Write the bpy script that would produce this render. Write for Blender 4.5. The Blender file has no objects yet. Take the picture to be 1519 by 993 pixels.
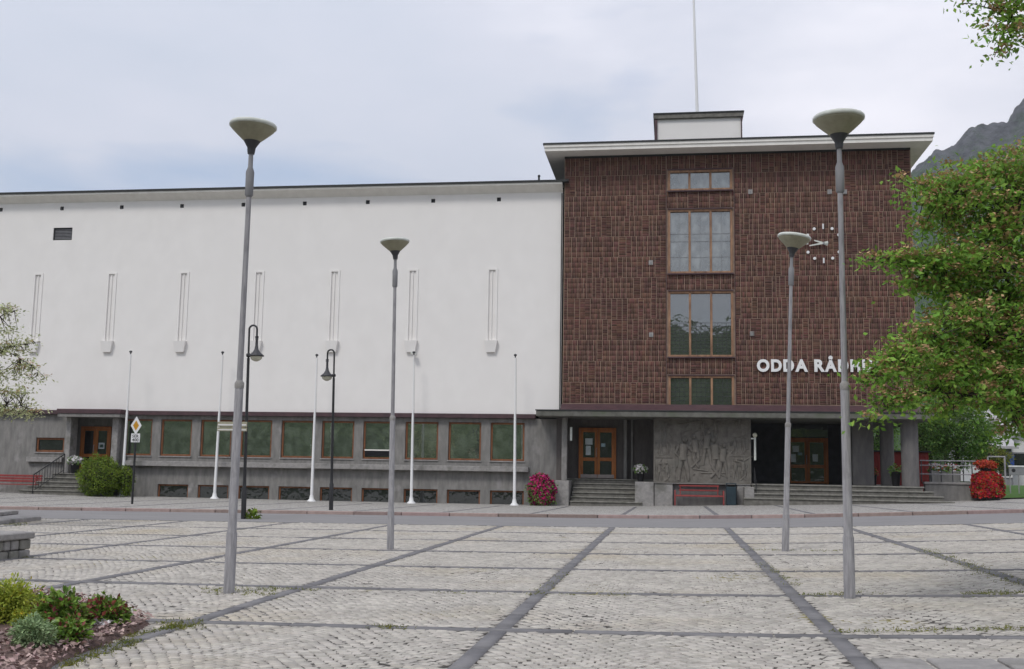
import bpy, bmesh, math, random
import numpy as np
from mathutils import Vector, Matrix
PI=math.pi; rad=math.radians
random.seed(7); RNG=np.random.default_rng(11)
SC=bpy.context.scene; COL=SC.collection
# ------------------------------------------------------------------ camera
EYE=np.array([0.,0.,1.45]); FOC=1600.
YAW,PITCH,ROLL=rad(8.4719),rad(7.1812),rad(0.9393)
_f=np.array([-math.sin(YAW)*math.cos(PITCH),math.cos(YAW)*math.cos(PITCH),math.sin(PITCH)])
_r=np.array([math.cos(YAW),math.sin(YAW),0.]); _u=np.cross(_r,_f)
CR=math.cos(ROLL)*_r+math.sin(ROLL)*_u; CU=math.cos(ROLL)*_u-math.sin(ROLL)*_r
camd=bpy.data.cameras.new('camera'); camo=bpy.data.objects.new('camera',camd); COL.objects.link(camo)
camd.sensor_width=36; camd.lens=36*FOC/1519; camd.clip_end=6000; camd.clip_start=.1
M4=Matrix.Identity(4)
for i in range(3):
    M4[i][0]=CR[i]; M4[i][1]=CU[i]; M4[i][2]=-_f[i]; M4[i][3]=EYE[i]
camo.matrix_world=M4; SC.camera=camo
# ------------------------------------------------------------------ light
SC.view_settings.view_transform='Standard'; SC.view_settings.look='None'; SC.view_settings.gamma=1
SC.view_settings.exposure=0.35
SUN_EL,SUN_AZ=rad(52),rad(205)      # azimuth clockwise from +Y
W=bpy.data.worlds.new("World"); SC.world=W; W.use_nodes=True
nt=W.node_tree; nt.nodes.clear()
def N(t,ty,**k):
    n=t.nodes.new(ty)
    for a,b in k.items(): setattr(n,a,b)
    return n
out=N(nt,'ShaderNodeOutputWorld'); bg=N(nt,'ShaderNodeBackground'); bg.inputs[1].default_value=.1
sky=N(nt,'ShaderNodeTexSky',sky_type='NISHITA',sun_disc=False,sun_elevation=SUN_EL,sun_rotation=SUN_AZ)
tc=N(nt,'ShaderNodeTexCoord'); mp=N(nt,'ShaderNodeMapping'); mp.inputs['Scale'].default_value=(1.3,1.3,3.4)
mp.inputs['Rotation'].default_value=(0,.15,.6); mp.inputs['Location'].default_value=(6.085,7.186,15.177)
n1=N(nt,'ShaderNodeTexNoise'); n1.inputs['Scale'].default_value=1.9; n1.inputs['Detail'].default_value=7; n1.inputs['Roughness'].default_value=.48; n1.inputs['Distortion'].default_value=.3
r1=N(nt,'ShaderNodeValToRGB'); r1.color_ramp.elements[0].position=.33; r1.color_ramp.elements[1].position=.46
r1.color_ramp.elements[0].color=(.3,.3,.3,1)
n2=N(nt,'ShaderNodeTexNoise'); n2.inputs['Scale'].default_value=1.25; n2.inputs['Detail'].default_value=6; n2.inputs['Roughness'].default_value=.5
mp2=N(nt,'ShaderNodeMapping'); mp2.inputs['Scale'].default_value=(1.1,1.1,3.0); mp2.inputs['Location'].default_value=(13.614,10.943,19.186)
r2=N(nt,'ShaderNodeValToRGB'); e=r2.color_ramp.elements
e[0].position=.36; e[0].color=(5.5,6.0,7.0,1); e[1].position=.68; e[1].color=(10.6,10.3,10.8,1)
x=e.new(.5); x.color=(6.6,6.8,7.7,1)
mx=N(nt,'ShaderNodeMix',data_type='RGBA')
L=nt.links.new
L(tc.outputs['Generated'],mp.inputs[0]); L(mp.outputs[0],n1.inputs['Vector']); L(n1.outputs[0],r1.inputs[0])
L(tc.outputs['Generated'],mp2.inputs[0]); L(mp2.outputs[0],n2.inputs['Vector']); L(n2.outputs[0],r2.inputs[0])
L(r1.outputs[0],mx.inputs[0]); sb=N(nt,'ShaderNodeVectorMath',operation='SCALE'); sb.inputs[3].default_value=1.35; L(sky.outputs[0],sb.inputs[0]); L(sb.outputs[0],mx.inputs[6]); L(r2.outputs[0],mx.inputs[7])
L(mx.outputs[2],bg.inputs[0]); L(bg.outputs[0],out.inputs[0])
sd=bpy.data.lights.new('sun','SUN'); sd.energy=1.5; sd.angle=rad(14); sd.color=(1,.97,.92)
so=bpy.data.objects.new('sun',sd); COL.objects.link(so)
_sd=Vector((math.sin(SUN_AZ)*math.cos(SUN_EL),math.cos(SUN_AZ)*math.cos(SUN_EL),math.sin(SUN_EL)))
so.rotation_euler=_sd.to_track_quat('Z','Y').to_euler(); so.location=_sd*100
# ------------------------------------------------------------------ survey helpers
def ray(u,v): return CR*(u-759.5)/FOC+CU*(496.5-v)/FOC+_f
def P(u,v,Y):
    "point of the photograph's sight line (u,v) at distance Y"
    d=ray(u,v); return EYE+d*(Y/d[1])
def PX(u,v,Y): return P(u,v,Y)[0]
def PZ(u,v,Y): return P(u,v,Y)[2]
YK=35.18; YW=50.76; YT=50.36; YR=29.4; S1=10.133; SS=3.2157; X0=-4.574; WW=3.0012
def zplaza(X,Y): return .0273*X+.0202*(np.sqrt((X-1.5)**2+9)-3)
_bp=[(-20,729.5,49.5),(0,731,49.5),(180,737,49.5),(318,740.5,49.5),(462,744,49.5),(610,747.3,49.5),(762,750,49.5),(900,751.2,49.8),(971,751,50.0),(1118,750.5,48.6),(1420,747,48.6),(1519,743,49),(1640,740,49)]
_bx=np.array([P(*b)[0] for b in _bp]); _bz=np.array([P(*b)[2] for b in _bp])
def gz(X,Y):
    X=np.asarray(X,float); Y=np.asarray(Y,float)
    zp=zplaza(X,Y); zb=np.interp(X,_bx,_bz)
    zk=zplaza(X,YK)+.10
    t=np.clip((Y-YK)/(48.8-YK),0,1)
    return np.where(Y<YK,zp,zk*(1-t)+zb*t)
def G(u,v,dz=0.):
    "ground point seen at (u,v)"
    d=ray(u,v); lo,hi=3.,120.
    for _ in range(50):
        m=(lo+hi)/2; p=EYE+d*(m/d[1])
        if p[2]>gz(p[0],p[1])+dz: lo=m
        else: hi=m
    return EYE+d*(lo/d[1])
# ------------------------------------------------------------------ materials
MATS={}
def ramp2(t,c0,c1,p0=.3,p1=.7):
    r=N(t,'ShaderNodeValToRGB'); r.color_ramp.elements[0].position=p0; r.color_ramp.elements[1].position=p1
    r.color_ramp.elements[0].color=(*c0,1); r.color_ramp.elements[1].color=(*c1,1); return r
def mat(name,c,c2=None,rough=.8,scale=3.,detail=5,stretch=(1,1,1),bump=0.,bscale=40.,metal=0.,rnd=0.,island=False,spec=.3,trans=0.,p=(.35,.65),c3=None,s3=.5,p3=(.55,.7)):
    if name in MATS: return MATS[name]
    m=bpy.data.materials.new(name); m.use_nodes=True; t=m.node_tree; b=t.nodes['Principled BSDF']
    b.inputs['Roughness'].default_value=rough; b.inputs['Metallic'].default_value=metal
    b.inputs['Specular IOR Level'].default_value=spec
    co=N(t,'ShaderNodeTexCoord'); mpn=N(t,'ShaderNodeMapping'); mpn.inputs['Scale'].default_value=stretch
    t.links.new(co.outputs['Object'],mpn.inputs[0])
    n=N(t,'ShaderNodeTexNoise'); n.inputs['Scale'].default_value=scale; n.inputs['Detail'].default_value=detail; n.inputs['Roughness'].default_value=.62
    t.links.new(mpn.outputs[0],n.inputs['Vector'])
    c2=c2 or tuple(k*.8 for k in c)
    r=ramp2(t,c2,c,*p); t.links.new(n.outputs[0],r.inputs[0]); o=r.outputs[0]
    if c3:
        n3=N(t,'ShaderNodeTexNoise'); n3.inputs['Scale'].default_value=s3; n3.inputs['Detail'].default_value=6
        t.links.new(co.outputs['Object'],n3.inputs['Vector'])
        r3=ramp2(t,(0,0,0),(1,1,1),*p3); t.links.new(n3.outputs[0],r3.inputs[0])
        m3=N(t,'ShaderNodeMix',data_type='RGBA'); t.links.new(r3.outputs[0],m3.inputs[0]); t.links.new(o,m3.inputs[6]); m3.inputs[7].default_value=(*c3,1); o=m3.outputs[2]
    if rnd:
        if island: g=N(t,'ShaderNodeNewGeometry'); ro=g.outputs['Random Per Island']
        else: g=N(t,'ShaderNodeObjectInfo'); ro=g.outputs['Random']
        mr=N(t,'ShaderNodeMapRange'); mr.inputs[3].default_value=1-rnd; mr.inputs[4].default_value=1+rnd; t.links.new(ro,mr.inputs[0])
        h=N(t,'ShaderNodeHueSaturation'); t.links.new(mr.outputs[0],h.inputs['Value']); t.links.new(o,h.inputs['Color'])
        ml=N(t,'ShaderNodeMath',operation='MULTIPLY_ADD'); t.links.new(ro,ml.inputs[0]); ml.inputs[1].default_value=37.; ml.inputs[2].default_value=0
        fr=N(t,'ShaderNodeMath',operation='FRACT'); t.links.new(ml.outputs[0],fr.inputs[0])
        mr2=N(t,'ShaderNodeMapRange'); mr2.inputs[3].default_value=.5-.02*min(1,rnd*3); mr2.inputs[4].default_value=.5+.02*min(1,rnd*3); t.links.new(fr.outputs[0],mr2.inputs[0]); t.links.new(mr2.outputs[0],h.inputs['Hue'])
        o=h.outputs[0]
    t.links.new(o,b.inputs['Base Color'])
    if bump:
        nb=N(t,'ShaderNodeTexNoise'); nb.inputs['Scale'].default_value=bscale; nb.inputs['Detail'].default_value=4
        t.links.new(mpn.outputs[0],nb.inputs['Vector']); bp=N(t,'ShaderNodeBump'); bp.inputs['Strength'].default_value=bump; bp.inputs['Distance'].default_value=.02
        t.links.new(nb.outputs[0],bp.inputs['Height']); t.links.new(bp.outputs[0],b.inputs['Normal'])
    if trans:
        tr=N(t,'ShaderNodeBsdfTranslucent'); ms=N(t,'ShaderNodeMixShader'); ms.inputs[0].default_value=trans
        t.links.new(o,tr.inputs[0]); t.links.new(b.outputs[0],ms.inputs[1]); t.links.new(tr.outputs[0],ms.inputs[2])
        t.links.new(ms.outputs[0],t.nodes['Material Output'].inputs[0])
    MATS[name]=m; return m
def glassmat(name,body,refl,rough=.03,tint=(.9,.95,.95),wav=.15,streak=False):
    m=bpy.data.materials.new(name); m.use_nodes=True; t=m.node_tree; b=t.nodes['Principled BSDF']
    co=N(t,'ShaderNodeTexCoord'); n=N(t,'ShaderNodeTexNoise'); n.inputs['Scale'].default_value=1.7; n.inputs['Detail'].default_value=3
    
    mq=N(t,'ShaderNodeMapping'); mq.inputs['Scale'].default_value=(1.5,1,1.0) if streak else (1,1,1); t.links.new(co.outputs['Object'],mq.inputs[0])
    t.links.new(mq.outputs[0],n.inputs['Vector']); r=ramp2(t,tuple(k*.35 for k in body),body,.42,.68) if streak else ramp2(t,tuple(k*.6 for k in body),body); t.links.new(n.outputs[0],r.inputs[0]); t.links.new(r.outputs[0],b.inputs['Base Color'])
    b.inputs['Roughness'].default_value=.5; b.inputs['Specular IOR Level'].default_value=.2
    g=N(t,'ShaderNodeBsdfGlossy'); g.inputs[0].default_value=(*tint,1); g.inputs['Roughness'].default_value=rough
    nb=N(t,'ShaderNodeTexNoise'); nb.inputs['Scale'].default_value=2.2; nb.inputs['Detail'].default_value=2; t.links.new(co.outputs['Object'],nb.inputs['Vector'])
    bp=N(t,'ShaderNodeBump'); bp.inputs['Strength'].default_value=wav; bp.inputs['Distance'].default_value=.06; t.links.new(nb.outputs[0],bp.inputs['Height']); t.links.new(bp.outputs[0],g.inputs['Normal'])
    ms=N(t,'ShaderNodeMixShader'); ms.inputs[0].default_value=refl
    t.links.new(b.outputs[0],ms.inputs[1]); t.links.new(g.outputs[0],ms.inputs[2]); t.links.new(ms.outputs[0],t.nodes['Material Output'].inputs[0])
    return m
m_white=mat('white_render',(.80,.775,.75),(.765,.74,.715),.9,scale=1.2,stretch=(1,1,.8),bump=.25,bscale=60,c3=(.775,.75,.725),s3=.22,p3=(.5,.75))
m_whitet=mat('white_painted_trim',(.80,.775,.73),(.72,.695,.65),.7,scale=2.5,stretch=(1,1,.3))
m_conc=mat('grey_board_marked_concrete',(.255,.245,.232),(.165,.16,.152),.92,scale=2.6,stretch=(1.6,1.6,.45),bump=.35,bscale=30,c3=(.33,.315,.31),s3=1.1,p3=(.6,.75))
m_concd=mat('shaded_stone_cladding',(.17,.16,.155),(.12,.115,.115),.9,scale=3,stretch=(2,2,.5),bump=.3)  # darker concrete tone; deep shade below the canopy put into the colour
m_stone=mat('light_grey_stone',(.33,.315,.30),(.24,.23,.225),.9,scale=6,bump=.4,bscale=50,c3=(.17,.165,.15),s3=1.6)
m_relief=mat('relief_stone',(.195,.18,.16),(.125,.115,.10),.92,scale=5,bump=.5,bscale=40,c3=(.14,.135,.12),s3=1.3)
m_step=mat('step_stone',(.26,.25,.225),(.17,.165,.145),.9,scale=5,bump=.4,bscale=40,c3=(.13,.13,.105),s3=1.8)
m_riser=mat('step_riser_stone',(.20,.19,.17),(.12,.115,.10),.9,scale=5,bump=.4)  # step stone darkened: shadow lines below the nosings put into the colour
m_canopy=mat('dark_canopy_concrete',(.165,.16,.145),(.10,.10,.085),.9,scale=3,bump=.3,c3=(.09,.105,.07),s3=1.5)
m_deep=mat('porch_wall_shade_tone',(.075,.075,.078),(.05,.05,.052),.9,scale=3)  # recess walls: the portico's deep shade is put into this colour
m_mortar=mat('brick_mortar',(.30,.215,.16),(.21,.15,.115),.95,scale=3)
m_brick=mat('dark_red_brick',(.118,.055,.040),(.085,.042,.035),.85,scale=.9,rnd=.42,island=True,bump=.2,bscale=60)
m_copper=mat('brown_copper_flashing',(.085,.045,.05),(.055,.03,.035),.6,scale=3,spec=.4)
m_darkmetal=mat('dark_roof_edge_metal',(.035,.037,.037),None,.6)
m_wood=mat('varnished_window_wood',(.24,.095,.04),(.15,.06,.028),.6,scale=6,stretch=(1,1,.3))
m_woodpale=mat('weathered_window_wood',(.36,.21,.125),(.19,.105,.065),.7,scale=6,stretch=(1,1,.3))
m_door=mat('orange_brown_door_wood',(.44,.155,.04),(.28,.095,.025),.5,scale=5,stretch=(1,1,.2))
m_kick=mat('pale_kick_plate',(.42,.36,.33),(.33,.28,.26),.5)
m_black=mat('black_painted_iron',(.018,.018,.02),(.012,.012,.013),.45,spec=.5)
m_galv=mat('weathered_galvanised_steel',(.36,.35,.36),(.22,.215,.225),.6,scale=9,stretch=(3,3,.35),metal=.0,bump=.2,bscale=50,c3=(.17,.165,.17),s3=2.5,p3=(.58,.72))
m_lampbowl=mat('olive_lamp_bowl',(.34,.325,.235),(.28,.265,.19),.55,scale=8)
m_lampcap=mat('pale_lamp_cap',(.66,.68,.64),(.55,.57,.52),.5,scale=6)
m_neck=mat('dark_grey_cast_metal',(.06,.06,.065),None,.5)
m_fpole=mat('white_flagpole_paint',(.78,.78,.78),(.74,.74,.74),.4,scale=4)
m_globe=mat('cream_lamp_glass',(.62,.60,.47),None,.2,spec=.6)
m_red=mat('red_painted_wood',(.30,.055,.05),(.20,.035,.035),.6,scale=6)
m_redw=mat('red_boarding',(.26,.035,.03),(.18,.025,.022),.8,scale=3,stretch=(1,1,.3),c3=(.22,.05,.04),s3=2)
m_bin=mat('dark_blue_green_bin',(.03,.05,.062),(.02,.035,.045),.5)
m_leaf=mat('rowan_leaf',(.28,.47,.08),(.16,.31,.045),.6,scale=1.4,rnd=.4,island=True,trans=.45,spec=.35)
m_bloss=mat('buff_blossom',(.58,.40,.22),(.42,.27,.14),.9,scale=2.5,rnd=.3,island=True,trans=.15)
m_leafpink=mat('pale_pink_green_leaf',(.48,.54,.28),(.46,.46,.28),.7,scale=6,rnd=.35,island=True,trans=.3)
m_leafg=mat('maple_leaf_green',(.20,.35,.07),(.09,.18,.035),.55,scale=1.0,rnd=.45,island=True,trans=.3)
m_bush=mat('yew_green_leaf',(.19,.27,.025),(.085,.135,.013),.6,scale=2.,rnd=.4,island=True,trans=.2)
m_core=mat('core_shade_tone',(.03,.033,.014),None,.9)  # dark tone for plant cores, inner shade put into the colour
m_bark=mat('grey_brown_bark',(.075,.06,.05),(.04,.033,.028),.95,scale=12,bump=.6,bscale=30)
m_pink=mat('magenta_azalea_flower',(.52,.03,.17),(.34,.02,.11),.7,scale=5,rnd=.4,island=True,trans=.25)
m_redfl=mat('red_begonia_flower',(.52,.02,.018),(.26,.012,.012),.7,scale=4,rnd=.4,island=True,trans=.2)
m_orfl=mat('orange_red_flower',(.50,.075,.03),(.36,.04,.02),.7,scale=4,rnd=.35,island=True,trans=.2)
m_whfl=mat('white_flower',(.78,.76,.76),(.62,.58,.60),.7,rnd=.2,island=True,trans=.2)
m_pot=mat('black_plant_pot',(.02,.02,.022),None,.5)
m_sett=mat('sett_granite',(.475,.445,.40),(.395,.37,.335),.85,scale=1.1,rnd=.17,island=True,bump=.35,bscale=90,c3=(.42,.37,.29),s3=.35,p3=(.52,.74))
m_setto=mat('sett_granite_single',(.475,.445,.40),(.395,.37,.335),.85,scale=9,rnd=.17,bump=.35,bscale=90)
m_bed=mat('sett_joint_sand',(.36,.34,.31),(.045,.04,.035),.98,scale=11,detail=3,p=(.43,.56),c3=(.24,.21,.06),s3=.5,p3=(.58,.70))
m_strip=mat('grey_granite_strip',(.20,.195,.20),(.15,.147,.153),.85,scale=4,bump=.3,bscale=60,rnd=.1,island=True)
m_asph=mat('worn_asphalt',(.25,.243,.243),(.20,.195,.197),.95,scale=2.5,stretch=(.25,1.5,1),bump=.3,bscale=60)
m_kerb=mat('reddish_granite_kerb',(.33,.25,.23),(.26,.19,.175),.85,scale=5,rnd=.22,bump=.3)
m_grass=mat('mown_grass',(.065,.15,.02),(.04,.09,.012),.9,scale=8)
m_weed=mat('yellow_green_weeds',(.22,.22,.04),(.13,.16,.03),.9,scale=3,rnd=.3,island=True,trans=.3)
m_earth=mat('valley_ground',(.09,.10,.06),(.06,.075,.035),.95,scale=.05)
m_mulch=mat('reddish_bark_mulch',(.17,.11,.095),(.08,.055,.05),.95,scale=14,bump=1,bscale=40)
m_chip=mat('bark_chip',(.46,.34,.32),(.22,.145,.13),.95,scale=5,rnd=.45,island=True)
m_roofgrey=mat('pale_grey_roof',(.42,.41,.42),(.36,.35,.36),.7,scale=2)
m_housew=mat('white_clapboard',(.70,.69,.67),(.62,.61,.60),.8,scale=3)
m_houseg=mat('grey_wall_boards',(.25,.25,.26),(.2,.2,.21),.8)
m_paper=mat('paper_notice',(.60,.66,.68),(.52,.58,.60),.8,scale=14)
m_interior=mat('dark_interior',(.012,.012,.014),None,.9)
g_dark=glassmat('dark_door_glass',(.012,.014,.014),.12)
g_green=glassmat('reflecting_window_glass',(.105,.125,.10),.40,.04,(.9,1,.9),.10,streak=True)
g_grey=glassmat('pale_curtained_window_glass',(.15,.16,.155),.20,.12,(.9,.95,.95),streak=True)
g_lead=glassmat('leaded_window_glass',(.022,.030,.026),.22,.03,(.92,.95,.95),.06)
# ------------------------------------------------------------------ mesh helpers
class MB:
    def __init__(s): s.v=[]; s.f=[]
    def add(s,vs,fs):
        k=len(s.v); s.v+= [tuple(map(float,a)) for a in vs]; s.f+=[tuple(i+k for i in f) for f in fs]; return s
    def box(s,x0,x1,y0,y1,z0,z1):
        if x0>x1:x0,x1=x1,x0
        if y0>y1:y0,y1=y1,y0
        if z0>z1:z0,z1=z1,z0
        return s.add([(x0,y0,z0),(x1,y0,z0),(x1,y1,z0),(x0,y1,z0),(x0,y0,z1),(x1,y0,z1),(x1,y1,z1),(x0,y1,z1)],
          [(0,3,2,1),(4,5,6,7),(0,1,5,4),(1,2,6,5),(2,3,7,6),(3,0,4,7)])
    def hexa(s,b,t):
        return s.add(list(b)+list(t),[(0,3,2,1),(4,5,6,7),(0,1,5,4),(1,2,6,5),(2,3,7,6),(3,0,4,7)])
    def prism(s,poly,y0,y1):
        n=len(poly); vs=[(a,y0,b) for a,b in poly]+[(a,y1,b) for a,b in poly]
        return s.add(vs,[tuple(range(n)),tuple(range(2*n-1,n-1,-1))]+[(i,i+n,(i+1)%n+n,(i+1)%n) for i in range(n)])
    def slab(s,poly,z0,z1):
        n=len(poly); vs=[(a,b,z0) for a,b in poly]+[(a,b,z1) for a,b in poly]
        return s.add(vs,[tuple(range(n-1,-1,-1)),tuple(range(n,2*n))]+[(i,(i+1)%n,(i+1)%n+n,i+n) for i in range(n)])
    def tube(s,pts,rs,n=8,cap=True):
        pts=[Vector(p) for p in pts]
        if not hasattr(rs,'__len__'): rs=[rs]*len(pts)
        k=len(s.v); up=None
        for i,p in enumerate(pts):
            d=(pts[min(i+1,len(pts)-1)]-pts[max(i-1,0)]).normalized()
            if up is None: up=Vector((1,0,0)) if abs(d.x)<.9 else Vector((0,0,1))
            a=d.cross(up).normalized(); b=d.cross(a).normalized(); up=a.cross(d).normalized()*1
            for j in range(n):
                t=2*PI*j/n; q=p+(a*math.cos(t)+b*math.sin(t))*rs[i]; s.v.append(tuple(q))
        for i in range(len(pts)-1):
            for j in range(n):
                s.f.append((k+i*n+j,k+i*n+(j+1)%n,k+(i+1)*n+(j+1)%n,k+(i+1)*n+j))
        if cap:
            q=len(s.v); m=(len(pts)-1)*n; s.v+=[s.v[k+j] for j in range(n)]+[s.v[k+m+j] for j in range(n)]
            s.f.append(tuple(q+j for j in range(n))); s.f.append(tuple(q+n+j for j in reversed(range(n))))
        return s
    def lathe(s,prof,c=(0,0,0),n=20):
        k=len(s.v)
        for r,z in prof:
            for j in range(n):
                t=2*PI*j/n; s.v.append((c[0]+r*math.cos(t),c[1]+r*math.sin(t),c[2]+z))
        for i in range(len(prof)-1):
            for j in range(n): s.f.append((k+i*n+j,k+i*n+(j+1)%n,k+(i+1)*n+(j+1)%n,k+(i+1)*n+j))
        q=len(s.v); m=(len(prof)-1)*n; s.v+=[s.v[k+j] for j in range(n)]+[s.v[k+m+j] for j in range(n)]
        s.f.append(tuple(q+j for j in reversed(range(n)))); s.f.append(tuple(q+n+j for j in range(n)))
        return s
    def ball(s,c,r,n=8,m=6,sq=(1,1,1)):
        k=len(s.v)
        s.v.append((c[0],c[1],c[2]-r*sq[2]))
        for i in range(1,m):
            a=-PI/2+PI*i/m
            for j in range(n):
                t=2*PI*j/n; s.v.append((c[0]+r*sq[0]*math.cos(a)*math.cos(t),c[1]+r*sq[1]*math.cos(a)*math.sin(t),c[2]+r*sq[2]*math.sin(a)))
        s.v.append((c[0],c[1],c[2]+r*sq[2])); e=len(s.v)-1
        for j in range(n):
            s.f.append((k,k+1+(j+1)%n,k+1+j)); s.f.append((e,k+1+(m-2)*n+j,k+1+(m-2)*n+(j+1)%n))
        for i in range(m-2):
            for j in range(n): s.f.append((k+1+i*n+j,k+1+i*n+(j+1)%n,k+1+(i+1)*n+(j+1)%n,k+1+(i+1)*n+j))
        return s
    def frame(s,x0,x1,z0,z1,y0,y1,w,wb=None,muls=()):
        wb=wb or w
        s.box(x0,x1,y0,y1,z1-w,z1); s.box(x0,x1,y0,y1,z0,z0+wb); s.box(x0,x0+w,y0,y1,z0+wb,z1-w); s.box(x1-w,x1,y0,y1,z0+wb,z1-w)
        for a in muls: s.box(a-w/2,a+w/2,y0,y1,z0+wb,z1-w)
        return s
    def build(s,name,m,parent=None,smooth=False,bev=0,org=None,**props):
        o=(0,0,0)
        if org is not None: o=org
        elif parent is not None: o=root_of(parent)
        me=bpy.data.meshes.new(name); me.from_pydata([(a-o[0],b-o[1],c-o[2]) for a,b,c in s.v],[],s.f); me.update()
        if smooth: me.polygons.foreach_set('use_smooth',[True]*len(me.polygons))
        ob=bpy.data.objects.new(name,me); COL.objects.link(ob); me.materials.append(m)
        if parent is not None: ob.parent=parent
        elif org is not None: ob.location=o
        if bev:
            b=ob.modifiers.new('bevel','BEVEL'); b.width=bev; b.segments=1; b.limit_method='ANGLE'
        for k,v in props.items(): ob[k]=v
        return ob
ROOTLOC={}
def root_of(o):
    while o.parent is not None: o=o.parent
    return ROOTLOC.get(o.name,tuple(o.location))
def thing(name,label,cat,loc,group=None,rot=None):
    o=bpy.data.objects.new(name,None); COL.objects.link(o); o.location=tuple(map(float,loc)); o.empty_display_size=.3
    o['label']=label; o['category']=cat
    if group: o['group']=group
    if rot: o.rotation_euler=rot
    return o
def local(o):
    ROOTLOC[o.name]=(0,0,0); return o
def tag(o,label,cat,group=None):
    o['label']=label; o['category']=cat
    if group: o['group']=group
    return o
def copy_tree(o,parent=None,loc=None,rot=None,label=None):
    c=o.copy(); COL.objects.link(c)
    if parent is not None: c.parent=parent
    if loc is not None: c.location=tuple(map(float,loc))
    if rot is not None: c.rotation_euler=rot
    if label: c['label']=label
    for ch in list(o.children): copy_tree(ch,c)
    return c
def npmesh(name,V,F,m,parent=None,smooth=False,org=(0,0,0),**props):
    "fast mesh: V (n,3), F (k,4) or (k,3) int arrays"
    me=bpy.data.meshes.new(name); V=np.asarray(V,np.float64)-np.array(org); F=np.asarray(F)
    me.vertices.add(len(V)); me.vertices.foreach_set('co',V.astype(np.float32).ravel())
    k=F.shape[1]; me.loops.add(F.size); me.loops.foreach_set('vertex_index',F.astype(np.int32).ravel())
    me.polygons.add(len(F)); me.polygons.foreach_set('loop_start',np.arange(0,F.size,k,dtype=np.int32))
    me.update(calc_edges=True); me.validate()
    if smooth: me.polygons.foreach_set('use_smooth',[True]*len(me.polygons))
    me.materials.append(m); ob=bpy.data.objects.new(name,me); COL.objects.link(ob)
    if parent is not None: ob.parent=parent
    else: ob.location=org
    for a,b in props.items(): ob[a]=b
    return ob
def grid(name,xs,ys,zf,m,**props):
    X,Y=np.meshgrid(xs,ys); Z=zf(X,Y); V=np.stack([X,Y,Z],-1).reshape(-1,3); nx,ny=len(xs),len(ys)
    i=np.arange((ny-1)*nx).reshape(ny-1,nx)[:,:-1].ravel()
    return npmesh(name,V,np.stack([i,i+1,i+nx+1,i+nx],-1),m,**props)
def leaves(P3,size,up=.4,seed=0,jit=.35,nrm=None,asp=.5,fold=.25):
    "diamond leaves at points P3: returns V,F"
    r=np.random.default_rng(seed); n=len(P3)
    a=r.normal(size=(n,3)); 
    nn=r.normal(size=(n,3)); nn[:,2]+=up*3
    if nrm is not None: nn+=nrm*1.6
    nn/=np.linalg.norm(nn,axis=1)[:,None]
    a-=nn*(a*nn).sum(1)[:,None]; a/=np.linalg.norm(a,axis=1)[:,None]; b=np.cross(nn,a)
    s=(size*(1+jit*r.uniform(-1,1,n)))[:,None]
    V=np.stack([P3,P3+a*s*.5+b*s*asp*.5+nn*s*fold*.4,P3+a*s,P3+a*s*.5-b*s*asp*.5+nn*s*fold*.4],1).reshape(-1,3)
    i=np.arange(n)*4
    F=np.concatenate([np.stack([i,i+1,i+2],-1),np.stack([i,i+2,i+3],-1)])
    return V,F
def joinVF(l):
    V=[];F=[];k=0
    for v,f in l: V.append(v);F.append(f+k);k+=len(v)
    return np.concatenate(V),np.concatenate(F)
def blobpts(c,rad3,n,shell=.35,seed=0,lump=.18):
    r=np.random.default_rng(seed); d=r.normal(size=(n,3)); d/=np.linalg.norm(d,axis=1)[:,None]
    k=1+lump*np.sin(d[:,0]*5+seed)*np.cos(d[:,1]*6+1.3*seed)+lump*.7*np.sin(d[:,2]*9+d[:,0]*7)
    t=(1-shell*r.uniform(0,1,n)**1.5)*k
    return np.array(c)+d*t[:,None]*np.array(rad3),d
# ------------------------------------------------------------------ ground, plaza, road
def gflat(X,Y): return -1.0+0*X
grid('ground',np.linspace(-2800,2800,57),np.linspace(-900,3900,49),gflat,m_earth,kind='structure')
plaza=grid('plaza',np.arange(-40,40.1,.8),np.append(np.arange(-6,YR-.01,.8),YR),lambda X,Y:gz(X,Y)-.007,m_bed,kind='structure')
grid('road',np.arange(-60,70.1,1.),np.array([YR,YR+1.5,YR+3,YR+4.5,YK]),lambda X,Y:zplaza(X,Y)+.0,m_asph,kind='structure')
def pavmat():
    m=bpy.data.materials.new('grey_sett_pavement'); m.use_nodes=True; t=m.node_tree; b=t.nodes['Principled BSDF']; b.inputs['Roughness'].default_value=.92
    co=N(t,'ShaderNodeTexCoord'); v=N(t,'ShaderNodeTexVoronoi',feature='DISTANCE_TO_EDGE'); v.inputs['Scale'].default_value=8.5; t.links.new(co.outputs['Object'],v.inputs['Vector'])
    v2=N(t,'ShaderNodeTexVoronoi'); v2.inputs['Scale'].default_value=8.5; t.links.new(co.outputs['Object'],v2.inputs['Vector'])
    r=ramp2(t,(.15,.14,.12),(.37,.355,.335),.02,.09); t.links.new(v.outputs[0],r.inputs[0])
    h=N(t,'ShaderNodeHueSaturation'); h.inputs['Saturation'].default_value=1; sp=N(t,'ShaderNodeSeparateColor'); t.links.new(v2.outputs['Color'],sp.inputs[0])
    mr=N(t,'ShaderNodeMapRange'); mr.inputs[3].default_value=.8; mr.inputs[4].default_value=1.2; t.links.new(sp.outputs[0],mr.inputs[0]); t.links.new(mr.outputs[0],h.inputs['Value']); t.links.new(r.outputs[0],h.inputs['Color'])
    t.links.new(h.outputs[0],b.inputs['Base Color'])
    bp=N(t,'ShaderNodeBump'); bp.inputs['Distance'].default_value=.02; t.links.new(r.outputs[0],bp.inputs['Height']); t.links.new(bp.outputs[0],b.inputs['Normal'])
    return m
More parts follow.
